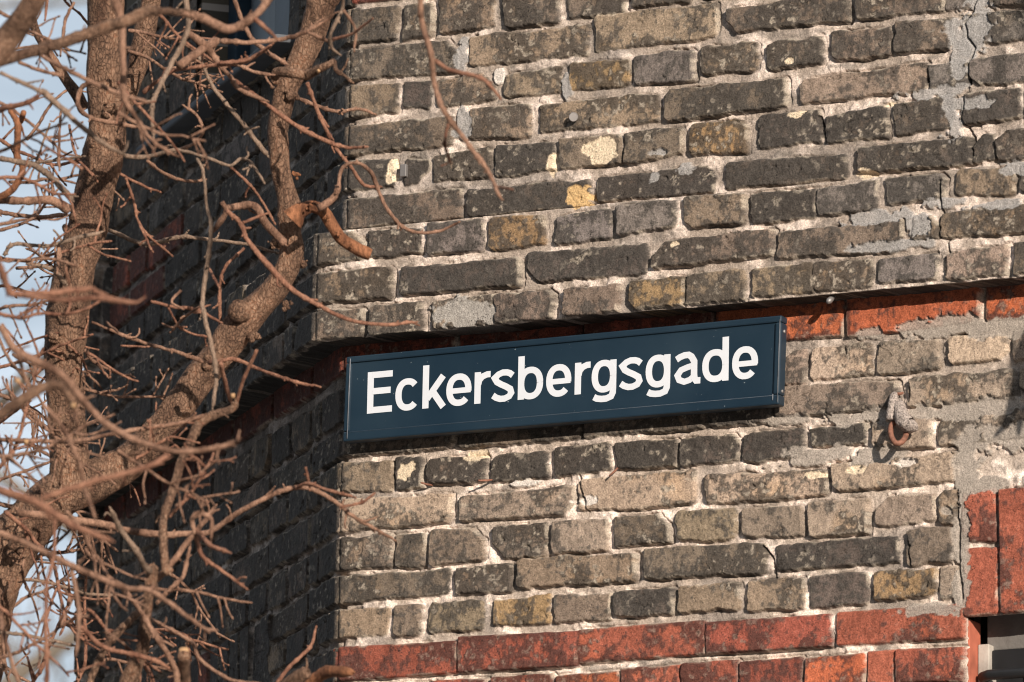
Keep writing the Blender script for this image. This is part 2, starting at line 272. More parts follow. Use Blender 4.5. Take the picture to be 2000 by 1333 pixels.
def wallgrid(A, Zg, rowsR, rowsL, extra, off, rseed):
    """A, Zg: 2-D arrays of unwrapped coordinate and height. Returns displacement and colour."""
    n, m = A.shape
    wx = A + .0042*fbm(A, Zg, .032, 2, rseed+1) + .0022*fbm(A, Zg, .009, 3, rseed+2)
    wz = Zg + .0036*fbm(A, Zg, .036, 2, rseed+3) + .0024*fbm(A, Zg, .009, 3, rseed+4)
    D = np.full((n, m), .05, np.float32); ID = np.full((n, m), -1, np.int32)
    bricks = [b for r in rowsR for b in r] + [b for r in rowsL for b in r] + extra
    zcol = Zg[:, m//2]; arow = A[0, :]
    rb = np.random.default_rng(rseed)
    w2x, w2z = (wx-A)*.4+A, (wz-Zg)*.4+Zg
    for i, (a0, a1, zb0, zt0, zb1, zt1, ty) in enumerate(bricks):
        lo_, hi_ = min(zb0, zb1)-.025, max(zt0, zt1)+.025
        j0, j1 = np.searchsorted(arow, [a0-.02, a1+.02])
        if j1 <= j0: continue
        sub = Zg[:, j0:j1]; rows = np.where(((sub > lo_) & (sub < hi_)).any(axis=1))[0]
        if len(rows) == 0: continue
        i0, i1 = rows[0], rows[-1]+1
        isr = ty in 'rOR'
        xx = (w2x if isr else wx)[i0:i1, j0:j1]; zz = (w2z if isr else wz)[i0:i1, j0:j1]
        t = np.clip((xx-a0)/max(a1-a0, 1e-4), 0, 1)
        # every brick gets its own slightly irregular outline
        zb = zb0+(zb1-zb0)*t; zt = zt0+(zt1-zt0)*t
        hw = (a1-a0)/2+.0024; cx = (a0+a1)/2; ch = (zb+zt)/2; hh = (zt-zb)/2+.0020
        rr = (.003+.003*rb.random()) if isr else (.0035+.006*rb.random())
        qx = np.abs(xx-cx)-hw+rr; qz = np.abs(zz-ch)-hh+rr
        d = np.hypot(np.maximum(qx, 0), np.maximum(qz, 0))+np.minimum(np.maximum(qx, qz), 0)-rr
        # broken corner on some
        if rb.random() < .26 and not isr:
            sx, sz = rb.choice([-1, 1]), rb.choice([-1, 1]); cr_ = .012+.02*rb.random()
            dc = (sx*(xx-cx)-hw + sz*(zz-ch)-hh)/1.414 + cr_*.6
            d = np.maximum(d, dc)
        S = D[i0:i1, j0:j1]; I = ID[i0:i1, j0:j1]; mk = d < S
        S[mk] = d[mk]; I[mk] = i
    nb = len(bricks); rb = np.random.default_rng(rseed+5)
    prot = rb.uniform(.0050, .0105, nb); prot[rb.random(nb) < .08] += .003
    tx = rb.uniform(-.008, .008, nb); tz = rb.uniform(-.035, .035, nb)
    cn = np.array([min(abs(b[0]), abs(b[1])) < .02 for b in bricks]); prot[cn] = .0075; tx[cn] = 0; tz[cn] = 0
    clay = np.array([TY[b[6]][0] for b in bricks]); soot = np.array([TY[b[6]][1] for b in bricks])
    clay = clay*rb.uniform(.86, 1.16, (nb, 1))*rb.uniform(.98, 1.02, (nb, 3))*np.array([1.05, .975, .985]); soot = np.clip(soot+rb.uniform(-.14, .14, nb), .03, .92)
    isred = np.array([b[6] in 'rOR' for b in bricks]).astype(np.float32)
    cxs = np.array([(b[0]+b[1])/2 for b in bricks]); czs = np.array([(b[2]+b[3]+b[4]+b[5])/4 for b in bricks])
    I = np.maximum(ID, 0)
    inside = sm(.0008, -.0026, D)
    cmask = sm(.0006, -.0012, D)
    n_lo = fbm(A, Zg, .11, 3, rseed+7); n_mid = fbm(A, Zg, .024, 3, rseed+8); n_hi = fbm(A, Zg, .0065, 3, rseed+9); n_x = fbm(A, Zg, .045, 3, rseed+10)
    n_v = fbm(A*2.6, Zg*.8, .014, 3, rseed+12)
    bi = I*7.31
    nb1 = fbm(A+bi, Zg+bi*.37, .030, 4, rseed+14); nb2 = fbm(A-bi, Zg+bi*.71, .010, 3, rseed+15); nb3 = fbm(A+bi*1.3, Zg-bi, .075, 2, rseed+16)
    # --- height
    face = prot[I] + tx[I]*(A-cxs[I]) + tz[I]*(Zg-czs[I]) + .0009*n_hi + .0012*nb1
    pits = sm(.46, .68, nb2)*sm(-.2, .3, nb3); face = face - .0022*pits*(1-isred[I]*.6)
    rg = np.abs(fbm(A+bi*.9, (Zg-bi)*1.5, .026, 3, rseed+31)); crease = sm(.045, .0, rg)*sm(.0, .45, fbm(A-bi, Zg+bi, .05, 2, rseed+33))*(1-isred[I]*.6); face = face-.0016*crease
    gouge = sm(.50, .60, nb1)*sm(.1, .4, nb2); face = face - .003*gouge*(1-isred[I]*.7)
    soft = 1-sm(0, -.0045, D); face = face-.0012*soft*soft*(1+.8*nb2)
    mort = -.0006+.0022*n_lo+.0021*n_mid+.0012*n_hi-.007*np.exp(-(A/.016)**2)*(.6+.8*n_mid)
    flush = sm(.18, .55, n_x+.4*n_lo); mort = mort+.0032*flush           # places where the pointing is full
    gap = sm(.10, .5, -n_lo+.7*n_mid)*sm(.0055, .0008, np.abs(D))
    mort = mort-.0045*gap
    h = mort*(1-inside)+face*inside
    # --- colour
    lowz = sm(Z0-.60, Z0-.95, Zg)[..., None]; g1 = np.array([.60, .495, .425])*(1+.25*lowz); g2 = np.array([.33, .268, .222])*(1+.25*lowz); g3 = np.array([.215, .182, .158])
    mm = sm(-.10, .42, n_x+.45*n_mid+.2*n_hi)[..., None]; mc = g1*mm+g2*(1-mm)
    m3_ = (sm(.1, .5, n_lo-.4*n_mid)*.7)[..., None]; mc = mc*(1-m3_)+g3*m3_
    mc = mc*(1+.16*n_hi+.12*n_mid)[..., None]
    dirt = (sm(.26, .60, n_mid-.2*n_x+.2*n_hi)*.62)[..., None]; mc = mc*(1-dirt)+np.array([.10, .088, .075])*dirt
    hiz = sm(Z0-.66, Z0-.60, Zg+.05*A); so = np.where(A < 0, np.minimum(soot[I]+.26, .96), np.minimum(soot[I]+.10*hiz, .92))  # left wall's extra tone is painted shade, the upper courses' is soot
    mc = mc*np.where(A < -.002, .62, 1.0)[..., None]  # mortar of the left wall darkened too, painting in its shade
    th = 1-so*1.45
    edge_soot = .34*sm(-.014, -.002, D)*sm(-.3, .5, nb3)
    smk = sm(th*.62-.40, th*.62+.02, nb1*.58+.42*nb3+.42*n_hi+.34*nb2+.30*n_v+edge_soot)
    cl = clay[I]*(1.06+.30*nb2+.26*n_v+.18*nb3+.16*n_hi)[..., None]
    # warm tint drifts over each clay
    wt = (sm(.1, .6, nb3)*.35)[..., None]; cl = cl*(1-wt)+cl*np.array([1.22, 1.02, .74])*wt
    red = isred[I][..., None]
    black = np.array([.046, .040, .035])*(1-red)+np.array([.062, .030, .025])*red
    black = black*(1+.45*nb2+.3*n_hi)[..., None]
    bc = cl*(1-smk[..., None]*.86)+black*smk[..., None]*.86
    # pale flecks and lime on the arrises
    fl = sm(.30, .52, nb2+.45*n_hi)*sm(-.25, .35, nb3)*.50
    lime = sm(-.0055, -.0006, D)*sm(-.05, .45, n_mid+.45*n_hi)*.60
    lf = np.maximum(fl*(1-red[..., 0]*.6), lime)[..., None]; bc = bc*(1-lf)+np.array([.50, .42, .33])*lf
    bc = bc*(1-.45*pits[..., None])*(1-.50*crease[..., None])
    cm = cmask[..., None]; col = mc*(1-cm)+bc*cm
    # sunk line where brick and pointing have parted, joint shadow painted into its colour
    pa = (sm(.0022, .0006, np.abs(D-.0006))*sm(-.05, .45, fbm(A, Zg, .04, 2, rseed+20))*.75)
    h = h-.0040*pa; col = col*(1-.62*pa[..., None])
    # --- smears
    if off >= 0:
        for (px, py, rx, ry, kd) in BLOBS:
            bo = BAND if (off > .01) else 0.0
            bu, bz = onwall(px, py, bo); bu += bo*T22
            j0, j1 = np.searchsorted(arow, [bu-rx/900.-.03, bu+rx/900.+.03])
            if j1-j0 < 3: continue
            a_ = A[:, j0:j1]; z_ = Zg[:, j0:j1]
            if z_.min() > bz+.1 or z_.max() < bz-.1: continue
            ax_, az_ = np.abs((a_-bu)/(rx/980.)), np.abs((z_-bz)/(ry/1090.)); q = np.hypot(ax_, az_)+.95*n_mid[:, j0:j1]+.30*n_hi[:, j0:j1]+.25*n_x[:, j0:j1]
            k_ = sm(1.04, .90, q)[..., None]*(.92 if kd in 'GcYw' else .86)
            cc = np.array(BCOL[kd])*(1+.13*n_hi[:, j0:j1]+.08*n_mid[:, j0:j1])[..., None]
            col[:, j0:j1] = col[:, j0:j1]*(1-k_)+cc*k_
            k1 = k_[..., 0]
            tgt = (.0052+.0012*n_mid[:, j0:j1]+.0006*n_hi[:, j0:j1]) if kd in 'gmGw' else h[:, j0:j1]-.0016
            h[:, j0:j1] = h[:, j0:j1]*(1-k1)+tgt*k1
        for C in CRACKS:
            P_ = [onwall(x, y, BAND if off > .01 else 0.0) for x, y in C]; P_ = [(u+off*T22, z) for u, z in P_]
            us = [p[0] for p in P_]; zs = [p[1] for p in P_]
            j0, j1 = np.searchsorted(arow, [min(us)-.02, max(us)+.02])
            if j1-j0 < 3: continue
            a_ = A[:, j0:j1]+.0035*n_mid[:, j0:j1]; z_ = Zg[:, j0:j1]; dm = np.full(a_.shape, 9.)
            for (u0, z0), (u1, z1) in zip(P_[:-1], P_[1:]):
                L2 = (u1-u0)**2+(z1-z0)**2; t = np.clip(((a_-u0)*(u1-u0)+(z_-z0)*(z1-z0))/L2, 0, 1)
                dm = np.minimum(dm, np.hypot(a_-u0-t*(u1-u0), z_-z0-t*(z1-z0)))
            k_ = sm(.0024, .0006, dm); h[:, j0:j1] -= .014*k_; col[:, j0:j1] *= (1-.7*k_)[..., None]
    if off < 0 or True:
        lw = (A < 0)
        # corner arris worn round
        h = h-.006*np.clip(1-np.abs(A)/.012, 0, 1)**2
    return h, np.clip(np.concatenate([col, cmask[..., None]], -1), .012, .85)

U45 = math.sqrt(.5)
def plan(a, d):                               # unwrapped coordinate + offset -> x, y
    cx = -d*T22; cy = -d
    return cx+np.where(a > 0, a, a*U45), cy+np.where(a > 0, 0, -a*U45)
def make_wall(name, a_list, zlo, zhi, dz, off, rowsR, rowsL, extra, seed, parent, hole=None, lip=None):
    a = np.asarray(a_list); n = int(math.ceil(((zhi(0.)-zlo(0.)))/dz))+1
    t = np.linspace(0, 1, n)[:, None]
    zl = np.array([zlo(x) for x in a])[None, :]; zh = np.array([zhi(x) for x in a])[None, :]
    Zg = zl+(zh-zl)*t; A = np.repeat(a[None, :], n, 0)
    h, col = wallgrid(A, Zg, rowsR, rowsL, extra, off, seed)
    d = off+h
    rowsd = [d]; rowsz = [Zg]; rowsc = [col]
    if lip:                                   # soffit below and ledge above, running back to the wall
        kk = np.linspace(1, 0, 14)
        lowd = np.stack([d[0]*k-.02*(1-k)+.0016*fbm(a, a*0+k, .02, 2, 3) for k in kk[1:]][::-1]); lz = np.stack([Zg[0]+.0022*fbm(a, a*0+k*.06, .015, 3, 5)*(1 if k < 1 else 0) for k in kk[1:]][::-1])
        lc = np.repeat(col[12][None], 13, 0)*.40+.006  # underside colour darkened to paint the shade below the band
        upd = np.stack([d[-1]*k-.02*(1-k) for k in kk[1:]]); uz = np.stack([Zg[-1]+.006*(1-k) for k in kk[1:]]); uc = np.repeat(col[-4][None], 13, 0)
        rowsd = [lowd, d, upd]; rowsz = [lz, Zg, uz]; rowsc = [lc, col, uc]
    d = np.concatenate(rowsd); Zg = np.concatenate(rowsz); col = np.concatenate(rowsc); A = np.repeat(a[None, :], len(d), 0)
    X, Y = plan(A, d); V = np.stack([X, Y, Zg], -1).reshape(-1, 3)
    n, m = d.shape; idx = np.arange(n*m).reshape(n, m)
    Fq = np.stack([idx[:-1, :-1], idx[:-1, 1:], idx[1:, 1:], idx[1:, :-1]], -1)
    if hole is not None:
        keep = ~hole((A[:-1, :-1]+A[1:, 1:])/2, (Zg[:-1, :-1]+Zg[1:, 1:])/2); Fq = Fq[keep]
    Fq = Fq.reshape(-1, 4)
    c4 = col.reshape(-1, 4)
    return pmesh(name, V, Fq, M_wall, parent, True, c4)

bld = empty('brick_building', (0, 0, 0), 'old building of sooty yellow and red brick, its cut corner behind the street sign', 'building')
zb_l = ZC[9][0]; ub, zb_r = onwall(1985, 540, BAND); sl_b = (zb_r-zb_l)/ub
zt_l = ZC[7][1]; ut, zt_r = onwall(1985, 324, BAND); sl_t = (zt_r-zt_l)/ut
bandlo = lambda x: zb_l-.001+sl_b*max(x, 0); bandhi = lambda x: zt_l+.004+sl_t*max(x, 0)
aL = -np.arange(.0, 1.56, .0030)[::-1]; aR = np.arange(.0016, 1.78, .0016); AA = np.concatenate([aL[:-4], -np.arange(.0, .0120, .0016)[::-1], aR])
AA = np.unique(np.round(AA, 6))
WIN = (-.96, -.36, Z0+.030)
uo, zo = onwall(1889, 1207)
hole_up = lambda A_, Z_: (A_ > WIN[0]) & (A_ < WIN[1]) & (Z_ > WIN[2])
hole_lo = lambda A_, Z_: (A_ > uo) & (Z_ < zo+.001)
zmid = (zb_l+zt_l)/2
def rows(a, b, D_): return [D_[k] for k in range(a, b+1) if k in D_]
for b in B[10]: pass
def clip_rows(R_, umax): return [[b for b in r if b[0] < umax-.02] for r in R_]
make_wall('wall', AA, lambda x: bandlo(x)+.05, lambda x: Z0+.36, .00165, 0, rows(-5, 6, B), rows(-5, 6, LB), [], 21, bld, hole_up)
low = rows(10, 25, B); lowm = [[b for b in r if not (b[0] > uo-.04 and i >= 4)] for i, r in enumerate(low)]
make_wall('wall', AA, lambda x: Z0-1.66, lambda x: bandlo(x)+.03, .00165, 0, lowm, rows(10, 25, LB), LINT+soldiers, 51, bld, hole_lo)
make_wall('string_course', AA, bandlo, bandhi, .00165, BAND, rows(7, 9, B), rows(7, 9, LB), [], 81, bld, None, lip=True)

# pier that closes the left wall, its face turned back towards the street
def pier():
    dz = .003; zz = np.arange(Z0-1.75, Z0+.4, dz); aa = np.arange(0, .125, .003)
    A, Zg = np.meshgrid(aa, zz)
    rws = []
    for i in range(34):
        zb = Z0+.4-(i+1)*HC; sp = rp.choice([.03, .045])
        rws.append([[-.05, sp, zb+.012, zb+HC, zb+.012, zb+HC, rp.choice('dkkg')], [sp+.010, .118, zb+.012, zb+HC, zb+.012, zb+HC, rp.choice('dkkgt')]])
    h, col = wallgrid(A, Zg, rws, [], [], -1, 131)
    ex, ey = -1.53*U45, 1.53*U45
    # two faces: x runs left, then the far corner turns away
    lim = .072
    X = ex+.03-np.minimum(A, lim)-np.maximum(A-lim, 0)*.2; Y = ey-.02+np.maximum(A-lim, 0)*.98-h
    V = np.stack([X-.0, Y, Zg], -1).reshape(-1, 3); n, m = A.shape; idx = np.arange(n*m).reshape(n, m)
    Fq = np.stack([idx[:-1, :-1], idx[1:, :-1], idx[1:, 1:], idx[:-1, 1:]], -1).reshape(-1, 4)
    pmesh('pilaster', V, Fq, M_wall, bld, True, col.reshape(-1, 4))
pier()

# plain masonry beyond the picture
def far_mat():
    m, t, b = mat_base('sooty_masonry', .92, .2); N = t.nodes.new; lk = t.links.new
    tcn = N('ShaderNodeTexCoord'); br = N('ShaderNodeTexBrick'); mpn = N('ShaderNodeMapping'); mpn.inputs['Rotation'].default_value = (R(90), 0, 0)
    lk(tcn.outputs['Object'], mpn.inputs['Vector']); lk(mpn.outputs[0], br.inputs['Vector'])
    br.inputs['Scale'].default_value = 1; br.inputs['Brick Width'].default_value = .24; br.inputs['Row Height'].default_value = HC; br.inputs['Mortar Size'].default_value = .007
    br.inputs['Color1'].default_value = (.07, .06, .05, 1); br.inputs['Color2'].default_value = (.16, .13, .09, 1); br.inputs['Mortar'].default_value = (.4, .34, .29, 1)
    lk(br.outputs['Color'], b.inputs['Base Color']); return m
M_far = far_mat()
mb = MB()
DU = U45
mb.quadbox([(1.77, .02, 0), (9, .02, 0), (9, .4, 0), (1.77, .4, 0), (1.77, .02, 14), (9, .02, 14), (9, .4, 14), (1.77, .4, 14)])
def leftfr(s, d, z): return (-s*DU-d*DU*-1*0 + d*DU, s*DU+d*DU, z)     # s along, d inward
for z0, z1 in ((0, Z0-1.65), (Z0+.35, 14)):
    mb.quadbox([(0.01, .02, z0), (1.77, .02, z0), (1.77, .4, z0), (.1, .4, z0), (0.01, .02, z1), (1.77, .02, z1), (1.77, .4, z1), (.1, .4, z1)])
    mb.box(0, 1.55, .02, .3, z0, z1, leftfr)
mb.box(1.62, 1.9, .3, .6, 0, 14, leftfr)
mb.build('outer_wall', M_far, bld, False)
# solid core so that no light leaks through
mb = MB(); mb.box(.02, .36, .12, .14, Z0-1.65, Z0+.35, leftfr); mb.box(.96, 1.53, .12, .14, Z0-1.65, Z0+.35, leftfr); mb.box(.36, .96, .12, .14, Z0-1.65, Z0+.0, leftfr)
mb.box(.05, 1.77, .25, .27, Z0-1.65, Z0+.35)
mb.build('wall_core', M_far, bld, False)

# ------------------------------------------------------------------ window in the shaded wall
M_frame = simple('dark_blue_paint', (.025, .045, .065), .45, bump=.0003, var=.2)
M_sill = simple('sill_stone', (.085, .090, .100), .8, bump=.0008, var=.2)
def glass(name, col):
    m, t, b = mat_base(name, .06, .8); b.inputs['Base Color'].default_value = (*col, 1); b.inputs['Metallic'].default_value = 0.0
    b.inputs['Coat Weight'].default_value = 1; b.inputs['Coat Roughness'].default_value = .03
    return m
M_streakpane = simple('painted_reflection_glass', (.30, .335, .36), .35, var=.45, vscale=9, stretch=(1, 1, .12), spec=.6)  # pale streaks in the colour stand in for reflections on the panes
M_glass = glass('window_glass', (.05, .07, .085))
wn = MB()
for s0, s1 in ((.36, .41), (.56, .66), (.91, .96)): wn.box(s0, s1, .055, .11, WIN[2], Z0+.36, leftfr)
wn.box(.41, .56, .060, .11, WIN[2], WIN[2]+.045, leftfr); wn.box(.66, .91, .060, .11, WIN[2], WIN[2]+.045, leftfr)
wf = wn.build('window', M_frame, bld, False, .004)
pn = MB(); pn.box(.41, .56, .085, .089, WIN[2]+.045, Z0+.36, leftfr); pn.box(.66, .91, .085, .089, WIN[2]+.045, Z0+.36, leftfr)
pn.build('pane', M_streakpane, wf, False)
for s0 in (.335, .96):
    rv = MB(); rv.box(s0, s0+.025, .004, .10, WIN[2], Z0+.36, leftfr); rv.build('reveal', M_far, wf, False)
sb = MB(); sb.box(.30, 1.20, -.050, .10, Z0+.013, Z0+.028, leftfr); sb.build('sill', M_sill, wf, False, .004)

# ------------------------------------------------------------------ window below the red lintel
M_black = simple('black_iron_paint', (.012, .012, .013), .5, bump=.0004, var=.3, spec=.4)
M_plaster = simple('lime_render', (.36, .32, .28), .95, bump=.0012, bscale=120, var=.22)
M_dkrend = simple('old_grey_render', (.14, .128, .118), .95, bump=.0015, bscale=90, var=.2)
M_redpaint = simple('red_brick_reveal', (.34, .10, .06), .9, bump=.0015, var=.35)
zs = zo
g = MB(); g.box(uo-.012, uo+.0015, .006, .055, zs-1.0, zs); lw = g.build('window', M_redpaint, bld, False, .003)
g = MB(); g.box(uo+.002, uo+.022, .040, .075, zs-1.0, zs-.038); g.build('reveal_plaster', M_plaster, lw, False, .002)
g = MB(); g.box(uo+.010, 1.78, .060, .09, zs-.046, zs+.02); g.build('head_render', M_dkrend, lw, False, .002)
g = MB(); g.box(uo+.022, 1.78, .052, .09, zs-.085, zs-.047); g.box(uo+.022, 1.78, .070, .09, zs-1.0, zs-.086)
for x in (.078, .20, .32): g.box(uo+x, uo+x+.004, .062, .0695, zs-1.0, zs-.0865)
g.build('frame', M_black, lw, False, .002)
g = MB(); g.tube([(uo+.012, .060, zs-.098), (uo+.016, .030, zs-.095), (uo+.03, .022, zs-.094), (1.2, .022, zs-.094), (1.78, .022, zs-.094)], [.008, .009, .009, .009, .009], 14); g.build('rail', M_black, lw, True)

# ------------------------------------------------------------------ street sign
M_navy = None
def navy():
    m, t, b = mat_base('navy_enamel', .32, .5); N = t.nodes.new; lk = t.links.new
    tcn = N('ShaderNodeTexCoord'); n = N('ShaderNodeTexNoise'); n.inputs['Scale'].default_value = 7; n.inputs['Detail'].default_value = 6; lk(tcn.outputs['Object'], n.inputs['Vector'])
    r = N('ShaderNodeValToRGB'); r.color_ramp.elements[0].position = .35; r.color_ramp.elements[1].position = .75
    r.color_ramp.elements[0].color = (.0070, .0195, .034, 1); r.color_ramp.elements[1].color = (.014, .030, .046, 1); lk(n.outputs['Fac'], r.inputs['Fac'])
    v = N('ShaderNodeTexNoise'); v.inputs['Scale'].default_value = 160; v.inputs['Detail'].default_value = 3; lk(tcn.outputs['Object'], v.inputs['Vector'])
    r2 = N('ShaderNodeValToRGB'); r2.color_ramp.elements[0].position = .735; r2.color_ramp.elements[1].position = .765; lk(v.outputs['Fac'], r2.inputs['Fac'])
    mxx = N('ShaderNodeMix'); mxx.data_type = 'RGBA'; mxx.inputs['B'].default_value = (.22, .24, .26, 1); lk(r2.outputs['Color'], mxx.inputs['Factor']); lk(r.outputs['Color'], mxx.inputs['A'])
    lk(mxx.outputs['Result'], b.inputs['Base Color'])
    rr = N('ShaderNodeMapRange'); rr.inputs['To Min'].default_value = .28; rr.inputs['To Max'].default_value = .5; lk(n.outputs['Fac'], rr.inputs['Value']); lk(rr.outputs['Result'], b.inputs['Roughness'])
    return m
M_navy = navy()
M_white = simple('white_enamel', (.60, .615, .65), .4, var=.03, spec=.5)
M_scuff = simple('scuffed_edge', (.13, .135, .15), .7, var=.3, vscale=80)
SF = .046                                     # front of the sign, metres off the wall
tl = onwall(676, 697, SF); tr = onwall(1527, 615.5, SF); br_ = onwall(1521, 790, SF); bl_ = onwall(669, 863, SF)
def sgn(s, d, t):                             # s 0..1 along, t 0..1 up, d metres off the wall
    top = np.array(tl)*(1-s)+np.array(tr)*s; bot = np.array(bl_)*(1-s)+np.array(br_)*s
    p = bot*(1-t)+top*t; return (p[0], -d, p[1])
SW = math.dist(tl, tr); SH = math.dist(tl, bl_)
sign = empty('street_sign', sgn(.5, .02, .5), 'long dark blue enamel street name sign with white letters screwed under the brick ledge', 'street sign')
g = MB()
def sbox(g, s0, s1, d0, d1, t0, t1): g.box(s0, s1, d0, d1, t0, t1, sgn)
mx_, my_ = .010/SW, .0115/SH
sbox(g, 0, 1, .022, SF, 0, my_*1.5); sbox(g, 0, 1, .022, SF, 1-my_, 1); sbox(g, 0, mx_, .022, SF, my_*1.5, 1-my_); sbox(g, 1-mx_*1.2, 1, .022, SF, my_*1.5, 1-my_)
fr_o = g.build('frame', M_navy, sign, False, .0028)
g = MB(); sbox(g, mx_*.8, 1-mx_, .024, SF-.0042, my_*1.3, 1-my_*.8); g.build('panel', M_navy, sign, False)
g = MB()
def ln(p0, p1, r=.0007): g.tube([sgn(p0[0], SF+.0002, p0[1]), sgn(p1[0], SF+.0002, p1[1])], [r, r], 5)
ln((mx_*.86, .03), (mx_*.86, .97), .0011); ln((mx_, my_*1.34), (1-mx_*1.3, my_*1.34), .0002); ln((1-mx_*.30, .03), (1-mx_*.3, .95), .0008); ln((1-mx_*1.16, .05), (1-mx_*1.16, .12), .001)
g.build('worn_edge', M_scuff, sign, True)
M_screw = simple('screw_steel', (.24, .22, .21), .5, metal=.6, var=.2)
for tt in (.16, .83):
    g = MB(); c = np.array(sgn(1.0, SF-.012, tt)); g.tube([c+[-.002, 0, 0], c+[.0016, 0, 0]], [.0036, .0030], 10); g.build('screw', M_screw, sign, True)
for s in (.12, .88):
    g = MB(); sbox(g, s-.012, s+.012, -.005, .0225, .2, .8); g.build('bracket', M_black, sign, False)

# lettering -------------------------------------------------------
def baseline(px): return 808.6+(px-717)*(-.0905)+(px-717)**2*(-3e-6)
def lf(px0, px1):
    """frame of a glyph between two picture columns"""
    zoff = SF-.0042+.0006
    P0 = onwall(px0, baseline(px0), zoff); P1 = onwall(px1, baseline(px1), zoff); return P0, P1
XH, CAPH, ASC, DES = .0550, .0728, .0755, -.0175
SWD = .0117
GL = MB(); LAY = [0]
def ribbon(pts, P0, P1, wd=SWD):
    pts = np.array(pts, float); wu = math.dist(P0, P1); ux = np.array([P1[0]-P0[0], P1[1]-P0[1]])/wu; uz = np.array([0.004, 1.0])
    T = np.gradient(pts, axis=0); n = len(pts)
    seg = np.diff(pts, axis=0); seg /= np.linalg.norm(seg, axis=1)[:, None]
    Lp = []; Rp = []
    for i in range(n):
        a = seg[max(i-1, 0)]; b = seg[min(i, n-2)]; t = a+b; t /= np.linalg.norm(t); nn = np.array([-t[1], t[0]]); k = 1/max(.5, nn@np.array([-a[1], a[0]]))
        ww = wd/2*(1-.06*abs(t[0]))            # horizontals a touch thinner
        Lp.append(pts[i]+nn*ww*k); Rp.append(pts[i]-nn*ww*k)
    d = SF-.0042+.0005+.00005*(LAY[0] % 5); LAY[0] += 1
    def tow(q, dd): p = np.array(P0)+ux*q[0]+uz*q[1]; return (p[0], -dd, p[1])
    for i in range(n-1):
        GL.quadbox([tow(Lp[i], d-.0006), tow(Rp[i], d-.0006), tow(Rp[i+1], d-.0006), tow(Lp[i+1], d-.0006), tow(Lp[i], d), tow(Rp[i], d), tow(Rp[i+1], d), tow(Lp[i+1], d)])
def arc(cx, cy, rx, ry, a0, a1, n=28, p=2.25):
    out = []
    for i in range(n+1):
        a = R(a0+(a1-a0)*i/n); c, s = math.cos(a), math.sin(a)
        out.append((cx+rx*math.copysign(abs(c)**(2/p), c), cy+ry*math.copysign(abs(s)**(2/p), s)))
    return out
def glyph(ch, px0, px1):
    P0, P1 = lf(px0, px1); w_ = math.dist(P0, P1); h = SWD/2; ov = .0012
    rx = w_/2-h; ry = XH/2-h+ov; cx = w_/2; cy = XH/2
    rb_ = lambda p, wd=SWD: ribbon(p, P0, P1, wd)
    if ch == 'E':
        rb_([(h, 0), (h, CAPH)]); rb_([(SWD*.8, h*.96), (w_, h*.96)]); rb_([(SWD*.8, CAPH-h*.96), (w_, CAPH-h*.96)]); rb_([(SWD*.8, CAPH*.53), (w_*.93, CAPH*.53)])
    if ch == 'c': rb_(arc(cx+.001, cy, rx, ry, 42, 318))
    if ch == 'e':
        rb_([(SWD*.7, cy-.0015), (w_-.0015, cy-.0015)], SWD*.86); rb_(arc(cx, cy, rx, ry, -7, 318))
    if ch == 'k':
        rb_([(h, 0), (h, ASC)]); rb_([(SWD*.75, XH*.30), (w_-h-.001, XH*1.0)], SWD*1.02); rb_([(w_*.42, XH*.52), (w_-h*1.0, 0)], SWD*1.05)
    if ch == 'r':
        rb_([(h, 0), (h, XH)]); rb_([(h+.001, XH*.60), (h+.003, XH*.74), (h+.009, XH*.85), (w_-.006, XH*.905), (w_+.0003, XH*.905)], SWD*.98)
    if ch == 's':
        rb_([(w_-h*.62, XH*.80), (w_*.80, XH*.875), (w_*.66, XH-h+ov*.8), (w_*.48, XH-h+ov), (w_*.30, XH*.865), (h*1.05, XH*.76), (w_*.24, XH*.63), (w_*.42, XH*.545), (w_*.62, XH*.47), (w_*.82, XH*.375), (w_-h, XH*.25), (w_*.78, XH*.145), (w_*.58, h-ov), (w_*.40, h-ov), (w_*.22, h+.0015), (h*.55, XH*.215)], SWD*.98)
    if ch in 'bd':
        sx = h if ch == 'b' else w_-h
        rb_([(sx, 0), (sx, ASC)]); rb_(arc(cx, cy, rx, ry, 0, 360, 36))
    if ch == 'g':
        rb_(arc(cx, cy, rx, ry, 0, 360, 36)); rb_([(w_-h, XH), (w_-h, .006), (w_-h*1.05, -.002), (w_*.80, -.0085), (w_*.60, DES+h), (w_*.40, DES+h), (w_*.22, DES+h+.0015), (w_*.10, DES+h+.0045)])
    if ch == 'a':
        sx = w_-h-.005
        rb_([(h*.75, XH*.80), (w_*.22, XH*.865), (w_*.40, XH-h+ov), (w_*.56, XH-h+ov), (sx-.005, XH*.855), (sx, XH*.70), (sx, .016), (sx+.001, .009), (sx+.004, .0050), (w_+.001, .0048)])
        rb_([(sx+.002, XH*.585), (w_*.52, XH*.53), (w_*.27, XH*.46), (h+.0005, XH*.30), (w_*.20, XH*.155), (w_*.40, h-ov), (w_*.60, h+.001), (sx-.001, XH*.22)], SWD*.94)
for ch, a, b in [('E',716.5,765),('c',770.5,818.5),('k',824.5,871.5),('e',871,920),('r',926,956.5),('s',959,1004),('b',1011,1060),('e',1066,1115),('r',1122,1152),('g',1155,1203),('s',1208.5,1254.5),('g',1260.5,1308.5),('a',1316,1366.5),('d',1371,1422.5),('e',1429.5,1480)]:
    glyph(ch, a, b)
GL.build('lettering', M_white, sign, False)

